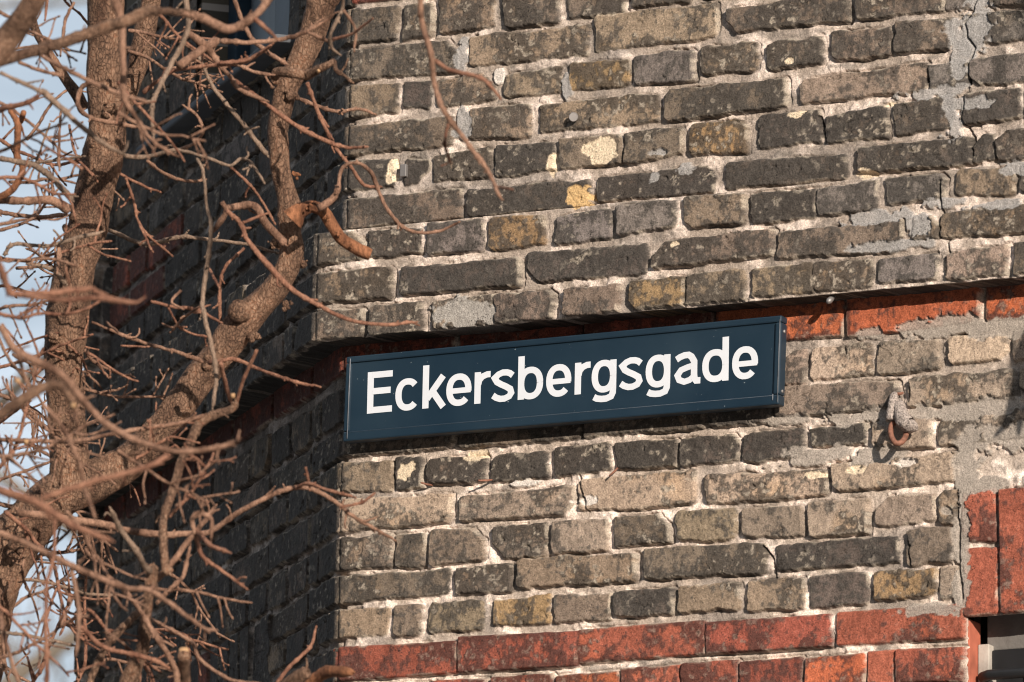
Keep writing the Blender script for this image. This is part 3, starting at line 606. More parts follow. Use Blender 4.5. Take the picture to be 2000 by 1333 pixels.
# ------------------------------------------------------------------ hook, nails
M_rust = simple('rusty_iron', (.19, .085, .055), .75, bump=.0008, bscale=200, var=.4, vscale=120)
M_cord = simple('frayed_sleeve', (.30, .25, .22), .9, bump=.003, bscale=330, var=.65, vscale=330)
def W3(px, py, off): u, z = onwall(px, py, off); return np.array([u, -off, z])
hk = empty('wall_hook', W3(1752, 800, 0), 'rusty iron ring on a hook wrapped in frayed grey sleeve, right of the sign', 'hook')
nr = np.random.default_rng(5)
def spl(P, n):
    P = np.asarray(P, float); t = np.linspace(0, len(P)-1, n); out = []
    Q = np.vstack([2*P[0]-P[1], P, 2*P[-1]-P[-2]])
    for x in t:
        i = min(int(x), len(P)-2); f = x-i; a, b, c, d = Q[i], Q[i+1], Q[i+2], Q[i+3]
        out.append(.5*((2*b)+(-a+c)*f+(2*a-5*b+4*c-d)*f*f+(-a+3*b-3*c+d)*f**3))
    return np.array(out)
g = MB(); g.tube(spl([W3(1748, 774, .0), W3(1746, 776, .014), W3(1743, 796, .026), W3(1740, 822, .032)], 26), np.linspace(.0065, .0095, 26), 14, jit=.22, rng=nr); g.build('sleeve', M_cord, hk)
g = MB(); g.tube(spl([W3(1756, 784, .006), W3(1757, 800, .022), W3(1764, 820, .036), W3(1779, 831, .040), W3(1788, 824, .038)], 26), [.006, .0075, .009, .010, .011, .0115, .012, .012, .0125, .013, .013, .013, .0135, .0135, .014, .014, .014, .014, .013, .013, .0125, .012, .011, .009, .007, .004], 14, jit=.30, rng=nr); g.build('sleeve', M_cord, hk)
g = MB(); cc = [W3(1750, 824, .024), W3(1741, 832, .034), W3(1740, 850, .046), W3(1750, 866, .052), W3(1763, 862, .046), W3(1770, 846, .034), W3(1764, 832, .024), W3(1750, 824, .024)]
g.tube(spl(cc, 34), [.0048]*34, 10, jit=.1, rng=nr); g.build('ring', M_rust, hk)
g = MB(); g.tube([W3(1742, 772, -.01), W3(1750, 771, .010), W3(1764, 768, .012)], [.003, .003, .0022], 8); g.build('staple', M_rust, hk)
n1 = empty('nail', W3(1120, 229, 0), 'grey round-headed nail in a yellowish brick high above the sign', 'nail')
g = MB(); g.tube([W3(1120, 229, .0), W3(1120, 229, .016), W3(1120, 229, .0162), W3(1120, 229, .021)], [.004, .004, .0085, .0075], 14); g.build('head', M_screw, n1, False)
n2 = empty('nail', W3(1622, 583, .03), 'bent pale nail poking down from the underside of the brick ledge', 'nail')
g = MB(); g.tube(spl([W3(1632, 575, .030), W3(1626, 582, .046), W3(1616, 591, .060)], 8), [.0022, .0025, .003, .0035, .0045, .0055, .0055, .003], 9); g.build('shank', M_screw, n2)
for (x0, y0, o0, x1, y1, o1, lb) in [(845, 948, 0, 822, 943, .022, 'short rusty nail in the joint below the sign, leftmost of three'), (968, 937, 0, 934, 939, .030, 'thin rusty nail in the joint below the sign, middle one of three'), (1212, 908, 0, 1190, 930, .020, 'thick rusty nail in the joint below the sign, rightmost of three')]:
    nn_ = empty('nail', W3(x0, y0, 0), lb, 'nail', 'rusty nails below the sign'); g = MB(); g.tube([W3(x0, y0, o0), W3((x0+x1)/2, (y0+y1)/2+1, (o0+o1)/2), W3(x1, y1, o1)], [.0018, .0020, .0016], 7); g.build('shank', M_rust, nn_)
plug = empty('wall_plug', W3(789, 333, 0), 'small square grey plug stuck in the mortar joint near the wall corner', 'plug')
g = MB(); u_, z_ = onwall(789, 333, .01); g.box(u_-.006, u_+.006, -.014, .004, z_-.012, z_+.010); g.build('body', M_screw, plug, False, .001)

# ------------------------------------------------------------------ tree
def bark(name, c1, c2, sc=1.0, cracks=False):
    m, t, b = mat_base(name, .85, .25); N = t.nodes.new; lk = t.links.new
    tcn = N('ShaderNodeTexCoord'); mpn = N('ShaderNodeMapping'); mpn.inputs['Scale'].default_value = (1, 1, .38); lk(tcn.outputs['Object'], mpn.inputs['Vector'])
    n = N('ShaderNodeTexNoise'); n.inputs['Scale'].default_value = 26*sc; n.inputs['Detail'].default_value = 6; n.inputs['Roughness'].default_value = .65; lk(mpn.outputs[0], n.inputs['Vector'])
    r = N('ShaderNodeValToRGB'); r.color_ramp.elements[0].position = .36; r.color_ramp.elements[1].position = .66; r.color_ramp.elements[0].color = (*c1, 1); r.color_ramp.elements[1].color = (*c2, 1)
    e = r.color_ramp.elements.new(.52); e.color = (*(np.array(c1)*.45+np.array(c2)*.6), 1)
    lk(n.outputs['Fac'], r.inputs['Fac'])
    f = N('ShaderNodeTexNoise'); f.inputs['Scale'].default_value = 230*sc; f.inputs['Detail'].default_value = 5; f.inputs['Roughness'].default_value = .7; lk(mpn.outputs[0], f.inputs['Vector'])
    mr = N('ShaderNodeMapRange'); mr.inputs['From Min'].default_value = .3; mr.inputs['From Max'].default_value = .68; mr.inputs['To Min'].default_value = .42; mr.inputs['To Max'].default_value = 1.35; lk(f.outputs['Fac'], mr.inputs['Value'])
    mu = N('ShaderNodeMix'); mu.data_type = 'RGBA'; mu.blend_type = 'MULTIPLY'; mu.inputs['Factor'].default_value = 1; lk(r.outputs['Color'], mu.inputs['A']); lk(mr.outputs['Result'], mu.inputs['B'])
    bu = N('ShaderNodeBump'); bu.inputs['Strength'].default_value = 1; bu.inputs['Distance'].default_value = .0055/sc; lk(f.outputs['Fac'], bu.inputs['Height']); lk(bu.outputs['Normal'], b.inputs['Normal'])
    if cracks:                                   # plated bark: dark fissures with orange underbark
        mp2 = N('ShaderNodeMapping'); mp2.inputs['Scale'].default_value = (1, 1, .45)
        wn_ = N('ShaderNodeTexNoise'); wn_.inputs['Scale'].default_value = 40; wn_.inputs['Detail'].default_value = 3; lk(tcn.outputs['Object'], wn_.inputs['Vector'])
        sc_ = N('ShaderNodeVectorMath'); sc_.operation = 'SCALE'; sc_.inputs['Scale'].default_value = .02; lk(wn_.outputs['Color'], sc_.inputs[0])
        ad_ = N('ShaderNodeVectorMath'); ad_.operation = 'ADD'; lk(tcn.outputs['Object'], ad_.inputs[0]); lk(sc_.outputs[0], ad_.inputs[1]); lk(ad_.outputs[0], mp2.inputs['Vector'])
        v_ = N('ShaderNodeTexVoronoi'); v_.feature = 'DISTANCE_TO_EDGE'; v_.inputs['Scale'].default_value = 210; lk(mp2.outputs[0], v_.inputs['Vector'])
        m1 = N('ShaderNodeMapRange'); m1.inputs['From Min'].default_value = .02; m1.inputs['From Max'].default_value = .15; m1.inputs['To Min'].default_value = .42; m1.inputs['To Max'].default_value = 1; lk(v_.outputs['Distance'], m1.inputs['Value'])
        cc = N('ShaderNodeValToRGB'); cc.color_ramp.elements[0].position = .48; cc.color_ramp.elements[1].position = .66; cc.color_ramp.elements[0].color = (.035, .019, .013, 1); cc.color_ramp.elements[1].color = (.32, .120, .055, 1); lk(n.outputs['Fac'], cc.inputs['Fac'])
        mk = N('ShaderNodeMix'); mk.data_type = 'RGBA'; lk(m1.outputs['Result'], mk.inputs['Factor']); lk(cc.outputs['Color'], mk.inputs['A']); lk(mu.outputs['Result'], mk.inputs['B'])
        lk(mk.outputs['Result'], b.inputs['Base Color'])
        b2 = N('ShaderNodeBump'); b2.inputs['Strength'].default_value = .9; b2.inputs['Distance'].default_value = .0026; lk(m1.outputs['Result'], b2.inputs['Height']); lk(bu.outputs['Normal'], b2.inputs['Normal']); lk(b2.outputs['Normal'], b.inputs['Normal'])
    else: lk(mu.outputs['Result'], b.inputs['Base Color'])
    return m
M_bark = bark('rough_bark', (.130, .068, .043), (.32, .195, .128), 1.0, True)
M_orange = bark('orange_bark', (.13, .052, .026), (.42, .180, .088), .8)
M_twig = bark('twig_bark', (.115, .058, .037), (.36, .205, .138), 1.6)
M_twigr = bark('red_twig_bark', (.135, .056, .035), (.35, .175, .112), 1.6)
M_twiggrey = bark('grey_twig_bark', (.145, .096, .068), (.30, .205, .148), 1.6)
M_cut = simple('cut_wood', (.42, .25, .13), .8, var=.3, vscale=60)
TD = 12.7                                    # the tree stands about a metre in front of the wall
base_pt = pt(-120, 1500, TD); tree_base = Vector((float(base_pt[0])-.1, float(base_pt[1]), 0.0))
tree = empty('tree', tree_base, 'bare brown tree with thick knotty limbs and tangled twigs before the shaded wall', 'tree')
def px2m(r, d): return r*d/F
trng = np.random.default_rng(3); tr_ = random.Random(4)
def limb(P, name, mat, dist=TD, n=None, side=18, knob=.10, parent=tree):
    P = [(p[0], p[1], p[2], (p[3] if len(p) > 3 else dist)) for p in P]
    X = np.array([[*pt(p[0], p[1], p[3]), px2m(p[2], p[3])] for p in P])
    n = n or max(16, int(len(P)*9)); S = spl(X, n); rad = np.maximum(S[:, 3], .001)
    # gnarly cross-section from smooth noise
    path = S[:, :3]; T = np.gradient(path, axis=0); T /= np.linalg.norm(T, axis=1)[:, None]
    a = np.cross(T[0], [.3, .5, .81]); a /= np.linalg.norm(a); V = []; ang = np.arange(side)*2*math.pi/side
    seed = trng.integers(0, 200); acc = np.concatenate([[0], np.cumsum(np.linalg.norm(np.diff(path, axis=0), axis=1))])
    for i in range(n):
        a = a-T[i]*(a@T[i]); a /= np.linalg.norm(a); b = np.cross(T[i], a)
        nx = np.cos(ang)*.5+3; ny = np.sin(ang)*.5+acc[i]*9
        rr = rad[i]*(1+knob*fbm(nx, ny, .55, 3, int(seed))+knob*.5*fbm(nx*4, ny*3, .5, 2, int(seed)+9))
        V.append(path[i]+(np.cos(ang)*rr)[:, None]*a+(np.sin(ang)*rr)[:, None]*b)
    V = np.concatenate(V); Fc = []
    for i in range(n-1):
        for j in range(side): Fc.append((i*side+j, i*side+(j+1) % side, (i+1)*side+(j+1) % side, (i+1)*side+j))
    Fc.append(tuple(range(side))[::-1]); Fc.append(tuple((n-1)*side+j for j in range(side)))
    return pmesh(name, V, Fc, mat, parent, True)
trunkP = [(-150,1700,75),(-90,1400,72),(-45,1220,66),(0,1090,58),(60,1020,50),(118,965,48),(190,935,42),(250,905,36),(300,855,33),(345,800,31),(385,745,30),(430,690,31),(468,637,33),(500,600,29),(540,560,26),(562,520,24),(570,490,25),(565,450,23),(568,420,27),(560,380,20),(549,340,19),(545,300,19),(543,250,20),(550,210,21),(560,170,23),(575,140,23),(595,100,26),(615,50,26),(630,0,30),(640,-40,32),(640,-300,28)]
P0 = [(-150,1700,75)]
tp = [(p[0], p[1], p[2], TD) for p in trunkP]
# trunk down to the pavement
gp = []
limb(tp, 'limb', M_bark, n=330, side=26, knob=.14)
bp = pt(-150, 1700, TD); mbx = MB(); mbx.tube(spl([[bp[0], bp[1], 0], [bp[0]+.02, bp[1], bp[2]*.35], [bp[0]-.03, bp[1], bp[2]*.7], [bp[0], bp[1], bp[2]+.05]], 40), np.linspace(.13, .062, 40), 22, jit=.06, rng=nr); mbx.build('trunk', M_bark, tree)
limb([(125,985,40),(134,930,38),(134,880,37),(127,780,37),(125,700,38),(131,640,42),(131,610,42),(145,540,40),(160,480,39),(170,440,39),(186,370,39),(204,300,41),(209,235,36),(207,150,38),(205,90,36),(207,20,36),(207,-40,36),(215,-300,30)], 'limb', M_bark, n=230, side=26, knob=.12)
limb([(222,235,17),(240,205,20),(262,150,19),(275,100,22),(284,60,21),(296,0,19),(306,-50,19)], 'limb', M_bark, 12.9, n=60, side=18, knob=.16)
limb([(165,215,12),(150,185,12),(125,150,10),(95,105,9),(68,55,8),(60,0,8)], 'limb', M_bark, 12.8, n=40, side=12, knob=.14)
limb([(568,428,24),(582,414,17),(597,407,13),(612,404,12),(632,414,12.5),(648,440,12.5),(667,467,12),(695,485,12),(716,495,12),(724,498,10.5)], 'limb', M_orange, 12.62, n=110, side=26, knob=.20)
def bump_knot(x, y, r, d, mat=M_bark, name='knot', cut=False, tilt=(0, 0)):
    if not cut and name == 'knot':               # a cluster of warty swellings
        g = bmesh.new()
        for i in range(9):
            k = 0 if i == 0 else 1; rr_ = px2m(r*(.62 if i == 0 else tr_.uniform(.22, .42)), d)
            c = pt(x+tilt[0]*.5+k*tr_.gauss(0, r*.5), y+tilt[1]*.5+k*tr_.gauss(0, r*.5), d-px2m(r*.5, d)*(.5 if i == 0 else tr_.uniform(.2, 1.1)))
            res = bmesh.ops.create_icosphere(g, subdivisions=3, radius=rr_)
            sx = [tr_.uniform(.7, 1.3) for _ in range(3)]
            for v in res['verts']:
                q = np.array(v.co[:]); f_ = 1+.22*math.sin(q[0]/rr_*5+i)*math.sin(q[1]/rr_*6+2*i)*math.sin(q[2]/rr_*5)+trng.normal(0, .035)
                v.co = Vector((c+q*f_*sx).tolist())
        V = np.array([v.co[:] for v in g.verts]); Fc = [tuple(v.index for v in f.verts) for f in g.faces]; g.free()
        return pmesh(name, V, Fc, mat, tree, True)
    c = pt(x, y, d-.01); R_ = px2m(r, d); g = MB(); e = pt(x+tilt[0], y+tilt[1], d-.045)
    prof = [.9, 1.05, 1.0, .86, .62, .3] if not cut else [.95, 1.05, .98, .94, .90, .45]
    tt = np.linspace(0, 1, 6); g.tube([c*(1-t)+e*t for t in tt], [R_*k for k in prof], 14, jit=.16, rng=trng); return g.build(name, mat, tree)
bump_knot(470, 612, 24, TD, cut=True, tilt=(-4, -6)); bump_knot(110, 655, 15, TD-.03, M_bark, tilt=(-6, 6)); bump_knot(186, 285, 15, TD-.02); bump_knot(567, 185, 13, TD-.02, M_bark, tilt=(-2, 6)); bump_knot(538, 160, 12, TD-.02)
bump_knot(572, 340, 8, TD, M_orange, tilt=(8, 2)); bump_knot(555, 590, 10, TD-.02, M_bark, tilt=(6, 8)); bump_knot(490, 655, 14, TD-.02, M_bark, tilt=(3, 6)); bump_knot(405, 715, 16, TD-.02); bump_knot(150, 425, 18, TD-.02, tilt=(-10, 0)); bump_knot(140, 830, 17, TD-.03, tilt=(0, 6)); bump_knot(537, 475, 12, TD-.02, tilt=(-3, 0)); bump_knot(590, 515, 10, TD, tilt=(6, 4)); bump_knot(140, 595, 14, TD-.03, tilt=(4, 10)); bump_knot(212, 215, 16, TD-.03); bump_knot(30, 1060, 26, TD-.06, M_bark, tilt=(4, 8))

def twig(P, dist, mat=M_twig, name='branch', spurs=.5, end=True):
    """one branch with its buds, nodes and little spurs"""
    P = [(p[0], p[1], p[2] if len(p) > 2 else 3.0) for p in P]
    dd = np.cumsum([0]+[math.hypot(P[i+1][0]-P[i][0], P[i+1][1]-P[i][1]) for i in range(len(P)-1)])
    dz = tr_.uniform(-.10, .10)
    X = np.array([[*pt(p[0]+tr_.uniform(-.8, .8), p[1]+tr_.uniform(-.8, .8), dist+dz*(dd[i]/dd[-1])+tr_.uniform(-.012, .012)), px2m(p[2], dist)] for i, p in enumerate(P)])
    L_ = dd[-1]; n = max(8, int(L_/5)); S = spl(X, n); path = S[:, :3]; rad = np.maximum(S[:, 3], px2m(1.6, dist))
    # slight crookedness, swollen nodes
    k = px2m(1.0, dist); wv = trng.normal(0, 1, (n, 3)); wv = (wv+np.roll(wv, 1, 0)+np.roll(wv, -1, 0))/2.2; wv[0] = wv[-1] = 0
    path = path+wv*k*.55
    g = MB(); rr = rad*.92*(1+.10*np.minimum(1, px2m(4.5, dist)/rad)**1.5*trng.normal(0, 1, n).clip(-1.5, 1.5))
    nodes = [i for i in range(2, n-1) if trng.random() < .13]
    for i in nodes: rr[i] *= 1+.28*min(1, px2m(5, dist)/rad[i])
    if end: rr[-1] *= .5
    g.tube(path, rr, 9 if P[0][2] > 6 else 7)
    for i in nodes:                             # bud or spur at the node
        T = path[min(i+1, n-1)]-path[i-1]; T /= np.linalg.norm(T); v = trng.normal(0, 1, 3); v = v-T*(v@T); v = v-fw*(v@fw)*.6; v /= np.linalg.norm(v)
        r0 = rr[i]; d_ = v*.75+T*.6; d_ /= np.linalg.norm(d_)
        if trng.random() < spurs:
            ln_ = px2m(trng.uniform(9, 34), dist); q = [path[i]]; cur = d_.copy(); m_ = max(4, int(ln_/px2m(5, dist)))
            for j in range(m_):
                cur = cur+trng.normal(0, .28, 3); cur /= np.linalg.norm(cur); q.append(q[-1]+cur*ln_/m_)
            r1 = min(r0*.62, px2m(2.4, dist)); rq = np.linspace(r1, r1*.72, len(q)); rq[1::2] *= 1.22; g.tube(q, rq, 6)
            d_ = cur; tip = q[-1]; r0 = r1*.9
        else: tip = path[i]+v*r0*.6
        bl2 = px2m(trng.uniform(4.5, 8), dist); br2 = px2m(trng.uniform(1.7, 2.7), dist)
        g.tube([tip-d_*bl2*.1, tip+d_*bl2*.25, tip+d_*bl2*.6, tip+d_*bl2], [br2*.6, br2, br2*.8, br2*.15], 6)
    if end:
        T = path[-1]-path[-2]; T /= np.linalg.norm(T); b2 = px2m(7, dist); r2 = px2m(2.6, dist)
        g.tube([path[-1]-T*b2*.2, path[-1]+T*b2*.2, path[-1]+T*b2*.6, path[-1]+T*b2], [r2*.6, r2, r2*.8, r2*.15], 6)
    return g.build(name, mat, tree)

A_, Bk, Cn = TD-.12, TD+.25, 11.6              # among the limbs, behind them, nearer the camera
TW = [
 # crown side towards the front wall
 ([(622,406,9),(650,388,8),(660,365,5),(665,335,4),(680,320,4),(705,320,4),(725,340,5),(735,360,4.5),(745,385,4),(765,420,4),(790,445,4),(820,455,3.6),(855,452,3.4),(875,445,3),(895,436,3)], 12.55, M_twig),
 ([(600,162,4.5),(620,215,4.5),(640,260,4.5),(655,290,4),(680,320,4),(710,360,4),(740,364,3)], A_, M_twigr),
 ([(387,111,4),(417,172,4.5),(475,243,5),(522,304,6)], A_, M_twiggrey),
 ([(458,159,6),(512,199,5),(586,250,5),(667,287,4),(715,287,3)], A_-.15, M_twigr),
 ([(583,192,4.5),(654,219,4),(701,213,3.5),(731,223,3)], Bk, M_twig),
 ([(535,150,11),(545,140,11),(575,144,11),(600,147,11),(625,133,9),(645,125,7),(652,120,5),(655,138,5),(672,147,4),(689,162,3.5)], A_-.1, M_bark),
 ([(350,24,8),(400,37,10),(447,57,10),(495,34,8),(525,0,9),(545,-25,9)], Cn, M_twig),
 ([(497,36,5),(519,57,5),(542,77,3)], Cn, M_twigr),
 ([(-20,125,14),(67,100,12),(135,80,13),(212,52,13),(245,42,13),(290,22,12),(320,22,8),(352,26,8)], Cn-.3, M_bark),
 ([(-30,125,29),(20,70,28),(55,20,25),(80,-25,22)], Cn-.5, M_bark),
 ([(215,-25,11),(236,45,8),(240,135,7),(242,190,7),(260,222,5),(290,265,4),(310,285,4),(345,305,3)], Cn-.1, M_twig),
 ([(0,142,4),(71,175,5),(90,185,8),(135,225,6),(175,260,6),(210,285,5),(240,302,3.4)], Cn, M_twiggrey),
 ([(78,108,4),(148,145,5),(230,182,5),(290,200,4)], Cn, M_twig),
 ([(362,-15,6),(366,60,6),(338,120,6),(314,165,5),(297,210,5),(300,267,4)], A_-.3, M_twiggrey),
 ([(367,64,7),(400,88,9),(418,112,7),(435,135,5),(451,152,5),(468,175,5),(520,198,4)], A_-.2, M_twig),
 ([(350,128,9),(394,98,9),(425,78,10)], A_-.25, M_twig),
 ([(430,81,5.5),(485,83,5),(552,77,5),(593,64,5),(645,35,3)], A_-.3, M_twig),
 ([(451,-15,5),(485,64,5),(519,101,5),(560,125,5)], A_-.05, M_twig),
 ([(280,182,5),(314,155,4),(345,138,4),(414,127,4),(441,125,6),(485,118,5),(532,86,4)], A_-.2, M_twigr),
 ([(461,125,5),(500,143,4),(532,147,3)], A_-.1, M_twig),
 ([(669,-15,4),(667,20,4),(647,64,4),(647,91,4),(662,106,3)], A_-.5, M_twiggrey),
 ([(671,20,3.5),(694,57,3),(691,98,3)], A_-.5, M_twig), ([(650,77,3.5),(687,66,3),(726,37,2.6)], A_-.5, M_twigr), ([(600,64,4),(637,79,4),(650,80,3.5)], A_-.45, M_twig),
 ([(243,304,5),(287,307,5),(338,294,4),(350,293,4),(401,307,3.6),(448,324,3.6),(468,311,3.5),(488,317,3.4),(515,356,3)], A_-.1, M_twiggrey),
 ([(448,324,3.5),(485,358,3.2),(512,395,3),(536,435,3)], A_, M_twigr),
 ([(350,293,3.5),(380,280,3.5),(397,256,3.5),(384,226,3.5),(360,209,3)], A_, M_twig),
 ([(384,311,3.5),(397,337,3.5),(404,405,3.5),(412,445,5),(404,518,5),(396,585,5),(400,622,5),(414,676,5),(423,734,5),(416,798,4)], A_-.2, M_twiggrey),
 ([(434,395,6),(441,415,6),(425,440,6),(412,455,5)], A_-.15, M_twig),
 ([(445,408,8),(475,402,8),(500,403,8),(515,430,9),(540,460,9),(556,478,10)], A_, M_twig),
 ([(441,412,5),(468,436,5),(482,467,5),(525,521,7),(569,565,6),(620,595,5),(681,624,4.5),(750,634,4),(812,630,3)], A_-.25, M_twigr),
 ([(475,435,3.5),(519,418,3)], A_-.2, M_twigr),
 ([(7,500,4),(27,477,4.5),(95,480,4.5),(145,467,5),(196,455,4)], A_-.1, M_twiggrey),
 ([(203,445,4),(270,474,5),(304,474,5),(351,464,4.5),(400,468,4),(478,477,3.5),(539,494,3)], Bk-.1, M_twiggrey),
 ([(51,514,4),(101,527,5),(128,555,6)], A_, M_twiggrey), ([(115,475,4),(111,531,4)], A_-.1, M_twig),
 ([(-10,500,8),(14,558,8),(30,575,8),(100,572,7),(179,562,6)], Cn-.9, M_twigr),
 ([(50,580,6),(120,586,5),(182,582,5),(216,586,7),(263,592,4)], Cn-.9, M_twigr), ([(182,566,6),(216,584,6)], Cn-.9, M_twigr),
 ([(179,629,2.5),(236,653,3.5),(290,673,4),(351,690,4),(400,707,6)], A_, M_twig), ([(209,629,3),(230,649,3)], A_, M_twig), ([(236,676,2.5),(287,678,2.5)], A_, M_twigr),
 ([(165,683,4),(189,710,4),(250,737,3)], A_+.1, M_twig), ([(189,710,3),(212,737,2.6)], A_+.1, M_twig),
 ([(0,635,8),(34,686,9),(118,730,9),(162,781,8),(202,825,8),(263,859,7),(338,882,6),(400,879,6),(450,868,5),(468,857,4)], Cn-.6, M_twig),
 ([(-10,815,12),(40,784,13),(84,757,11),(118,754,9),(145,791,6)], Cn-.9, M_bark),
 ([(34,690,6),(50,740,5),(60,765,4)], Cn-.7, M_twig),
 ([(81,788,5),(118,828,5),(145,880,5),(165,950,5),(185,1010,4)], Cn-.7, M_twig),
 ([(0,859,5),(135,862,4.5),(230,845,5),(297,835,5),(351,828,5),(400,810,4)], A_-.5, M_twig),
 ([(84,974,7),(169,944,6),(287,913,6),(327,890,5)], Cn-1.0, M_twigr),
 ([(-10,953,10),(67,981,9),(101,1001,9),(145,1028,8),(219,1058,5)], Cn-1.1, M_twigr),
 ([(-10,1038,7),(67,1069,7),(135,1102,7),(202,1133,7),(253,1150,6),(290,1153,6),(337,1183,5),(365,1204,5),(400,1227,4),(420,1232,3.5)], Cn-.3, M_twig),
 ([(34,1001,8),(135,1015,8),(202,1025,8),(243,1035,7.5),(314,1045,7.5),(371,1042,6.5),(411,1038,6),(461,1004,6),(519,974,5.5),(569,954,5),(613,957,5),(660,984,5),(687,1008,4.5),(725,1031,4),(770,1054,3)], A_-.35, M_twig),
 ([(578,955,4),(600,944,4),(640,957,4),(691,972,3)], A_-.4, M_twigr), ([(597,912,3),(603,944,3.5)], A_-.4, M_twigr), ([(667,991,3.5),(708,981,3.2),(731,964,3)], A_-.4, M_twigr),
 ([(387,828,10),(367,875,11),(358,890,10),(338,957,10),(321,1008,9),(319,1052,9),(322,1102,10),(330,1120,12)], A_-.5, M_bark),
 ([(380,850,11),(387,828,11),(420,810,9),(452,800,8),(460,785,9)], A_-.5, M_bark),
 ([(235,1420,24),(250,1333,20),(277,1270,14),(283,1220,13),(290,1160,12),(297,1120,14),(300,1105,9)], A_-.5, M_bark),
 ([(297,1140,9),(331,1106,7),(371,1052,6),(400,1018,5),(420,990,4)], A_-.55, M_twig),
 ([(290,1115,9),(283,1106,7),(263,1072,6),(236,1035,6),(216,994,5)], A_-.6, M_twiggrey),
 ([(287,1180,9),(246,1220,8),(209,1261,9),(182,1315,8),(170,1360,8)], A_-.5, M_bark),
 ([(305,1180,5),(340,1143,5),(358,1123,4.5),(371,1065,3)], A_-.5, M_twig),
 ([(108,1005,4),(105,1085,4),(91,1153,4.4),(91,1254,4.6),(91,1345,5)], Cn-.4, M_twigr),
 ([(140,1110,5),(155,1204,5),(148,1278,4)], Cn-.3, M_twig),
 ([(240,1150,6),(270,1187,5),(287,1214,6),(311,1254,6),(341,1305,7),(347,1350,7)], A_-.7, M_twig),
 ([(297,1210,4),(371,1254,4),(394,1291,4),(451,1328,4),(515,1336,3)], A_-.6, M_twig),
 ([(159,1224,5),(202,1264,5),(287,1285,5),(337,1308,5)], A_-.7, M_twigr),
 ([(0,1237,4),(51,1241,4),(145,1261,3)], A_-.2, M_twiggrey), ([(0,1194,5),(10,1247,5),(40,1345,5)], Cn-.2, M_twig),
 ([(47,1092,2.8),(44,1126,2.8),(64,1170,2.6),(76,1214,2.4)], A_, M_twig), ([(30,1132,4),(88,1137,3.5),(170,1160,3.5),(230,1163,3)], A_+.1, M_twiggrey),
 ([(362,1350,13),(360,1300,12.5),(358,1276,13)], A_-.6, M_bark),
 ([(536,1340,5),(566,1302,4.5),(606,1264,4),(617,1227,3)], A_-.3, M_twigr),
 ([(545,1350,17),(586,1322,15),(602,1311,12)], A_-.5, M_bark), ([(585,1350,14),(620,1322,13),(645,1312,13),(690,1313,9)], A_-.45, M_orange),
 ([(380,1045,5),(375,1020,5),(380,1005,5),(394,1004,5),(414,1018,5),(411,1058,4)], A_-.8, M_twig),
 ([(380,1032,5),(394,1085,5),(434,1116,4),(480,1150,3)], A_-.8, M_twigr), ([(384,1035,5),(411,1065,5),(448,1080,4)], A_-.8, M_twigr),
 ([(410,708,6),(428,707,5),(458,703,4.5),(502,720,4),(552,739,4),(606,754,3)], A_-.05, M_twigr), ([(502,683,4),(475,744,4),(461,790,4)], A_-.45, M_twigr), ([(431,710,5),(438,744,5),(451,785,5)], A_-.3, M_twigr),
 ([(478,484,3.5),(438,524,3.5),(429,575,4),(431,649,4)], A_+.1, M_twigr), ([(407,524,3),(428,562,3)], A_, M_twigr),
 ([(294,588,3.5),(338,599,3.6),(384,605,4),(431,629,3)], A_-.2, M_twigr), ([(354,568,3),(334,589,3),(354,602,3)], A_-.2, M_twig), ([(392,599,3),(358,622,3),(334,648,3)], A_-.2, M_twig),
 ([(328,602,2.5),(354,642,2.5),(410,660,2.5)], A_, M_twigr), ([(273,440,3),(297,490,2.5)], A_, M_twigr), ([(246,348,3),(260,388,3),(277,447,3),(334,499,2.5)], A_, M_twigr),
 ([(236,341,3),(284,365,3),(311,375,2.6)], A_, M_twigr), ([(287,314,3.5),(331,344,3.5),(375,354,3.4),(400,351,3)], A_, M_twig),
 ([(0,310,6),(67,324,7),(108,354,7),(142,392,6)], A_-.2, M_twiggrey), ([(-10,395,7),(84,391,9),(110,395,10),(135,410,12)], A_-.05, M_twig), ([(-10,412,5),(60,425,5),(128,420,5)], Bk, M_twig),
 ([(-10,218,7),(20,208,6),(51,203,5),(78,186,5)], Cn, M_twigr), ([(20,216,6),(34,243,7),(34,304,7),(44,330,7),(24,371,8),(-10,390,8)], A_-.1, M_orange), ([(46,220,7),(37,243,6)], A_-.1, M_orange),
 ([(37,122,4),(78,138,4),(122,149,4)], Cn+.3, M_twig), ([(145,5,3),(128,40,3.6),(118,108,3)], A_, M_twig), ([(93,-10,3),(88,38,3)], A_, M_twigr),
 ([(184,160,6),(160,172,5.5),(152,203,5.5),(165,222,5),(189,233,4.5),(230,241,4.5),(270,250,4)], A_-.1, M_twig),
 ([(98,240,2.4),(71,314,2.4)], A_+.1, M_twiggrey), ([(135,245,3),(149,304,3),(179,341,2.8)], A_, M_twigr), ([(118,219,2.6),(115,270,3),(116,330,3)], A_, M_twig),
 ([(54,321,3),(162,306,3)], A_, M_twiggrey),
 # the twig hanging before the front wall
 ([(826,-250,8),(822,-10,6.5),(824,45,6.5),(841,105,6.5),(848,161,6),(866,213,5.8),(897,259,5.4),(936,311,5),(957,343,4.6),(971,374,4),(978,388,3)], Cn, M_twig),
 ([(845,115,4.4),(880,138,5),(943,156,4.6),(976,192,3)], Cn, M_twigr), ([(964,364,3.4),(1000,370,3)], Cn, M_twigr), ([(876,241,3.6),(869,280,3.2),(880,316,3)], Cn, M_twigr),
]
print('traced branches', len(TW))
for P, d, m in TW: twig(P, d, m, spurs=.42 if P[0][0] < 500 else .16)
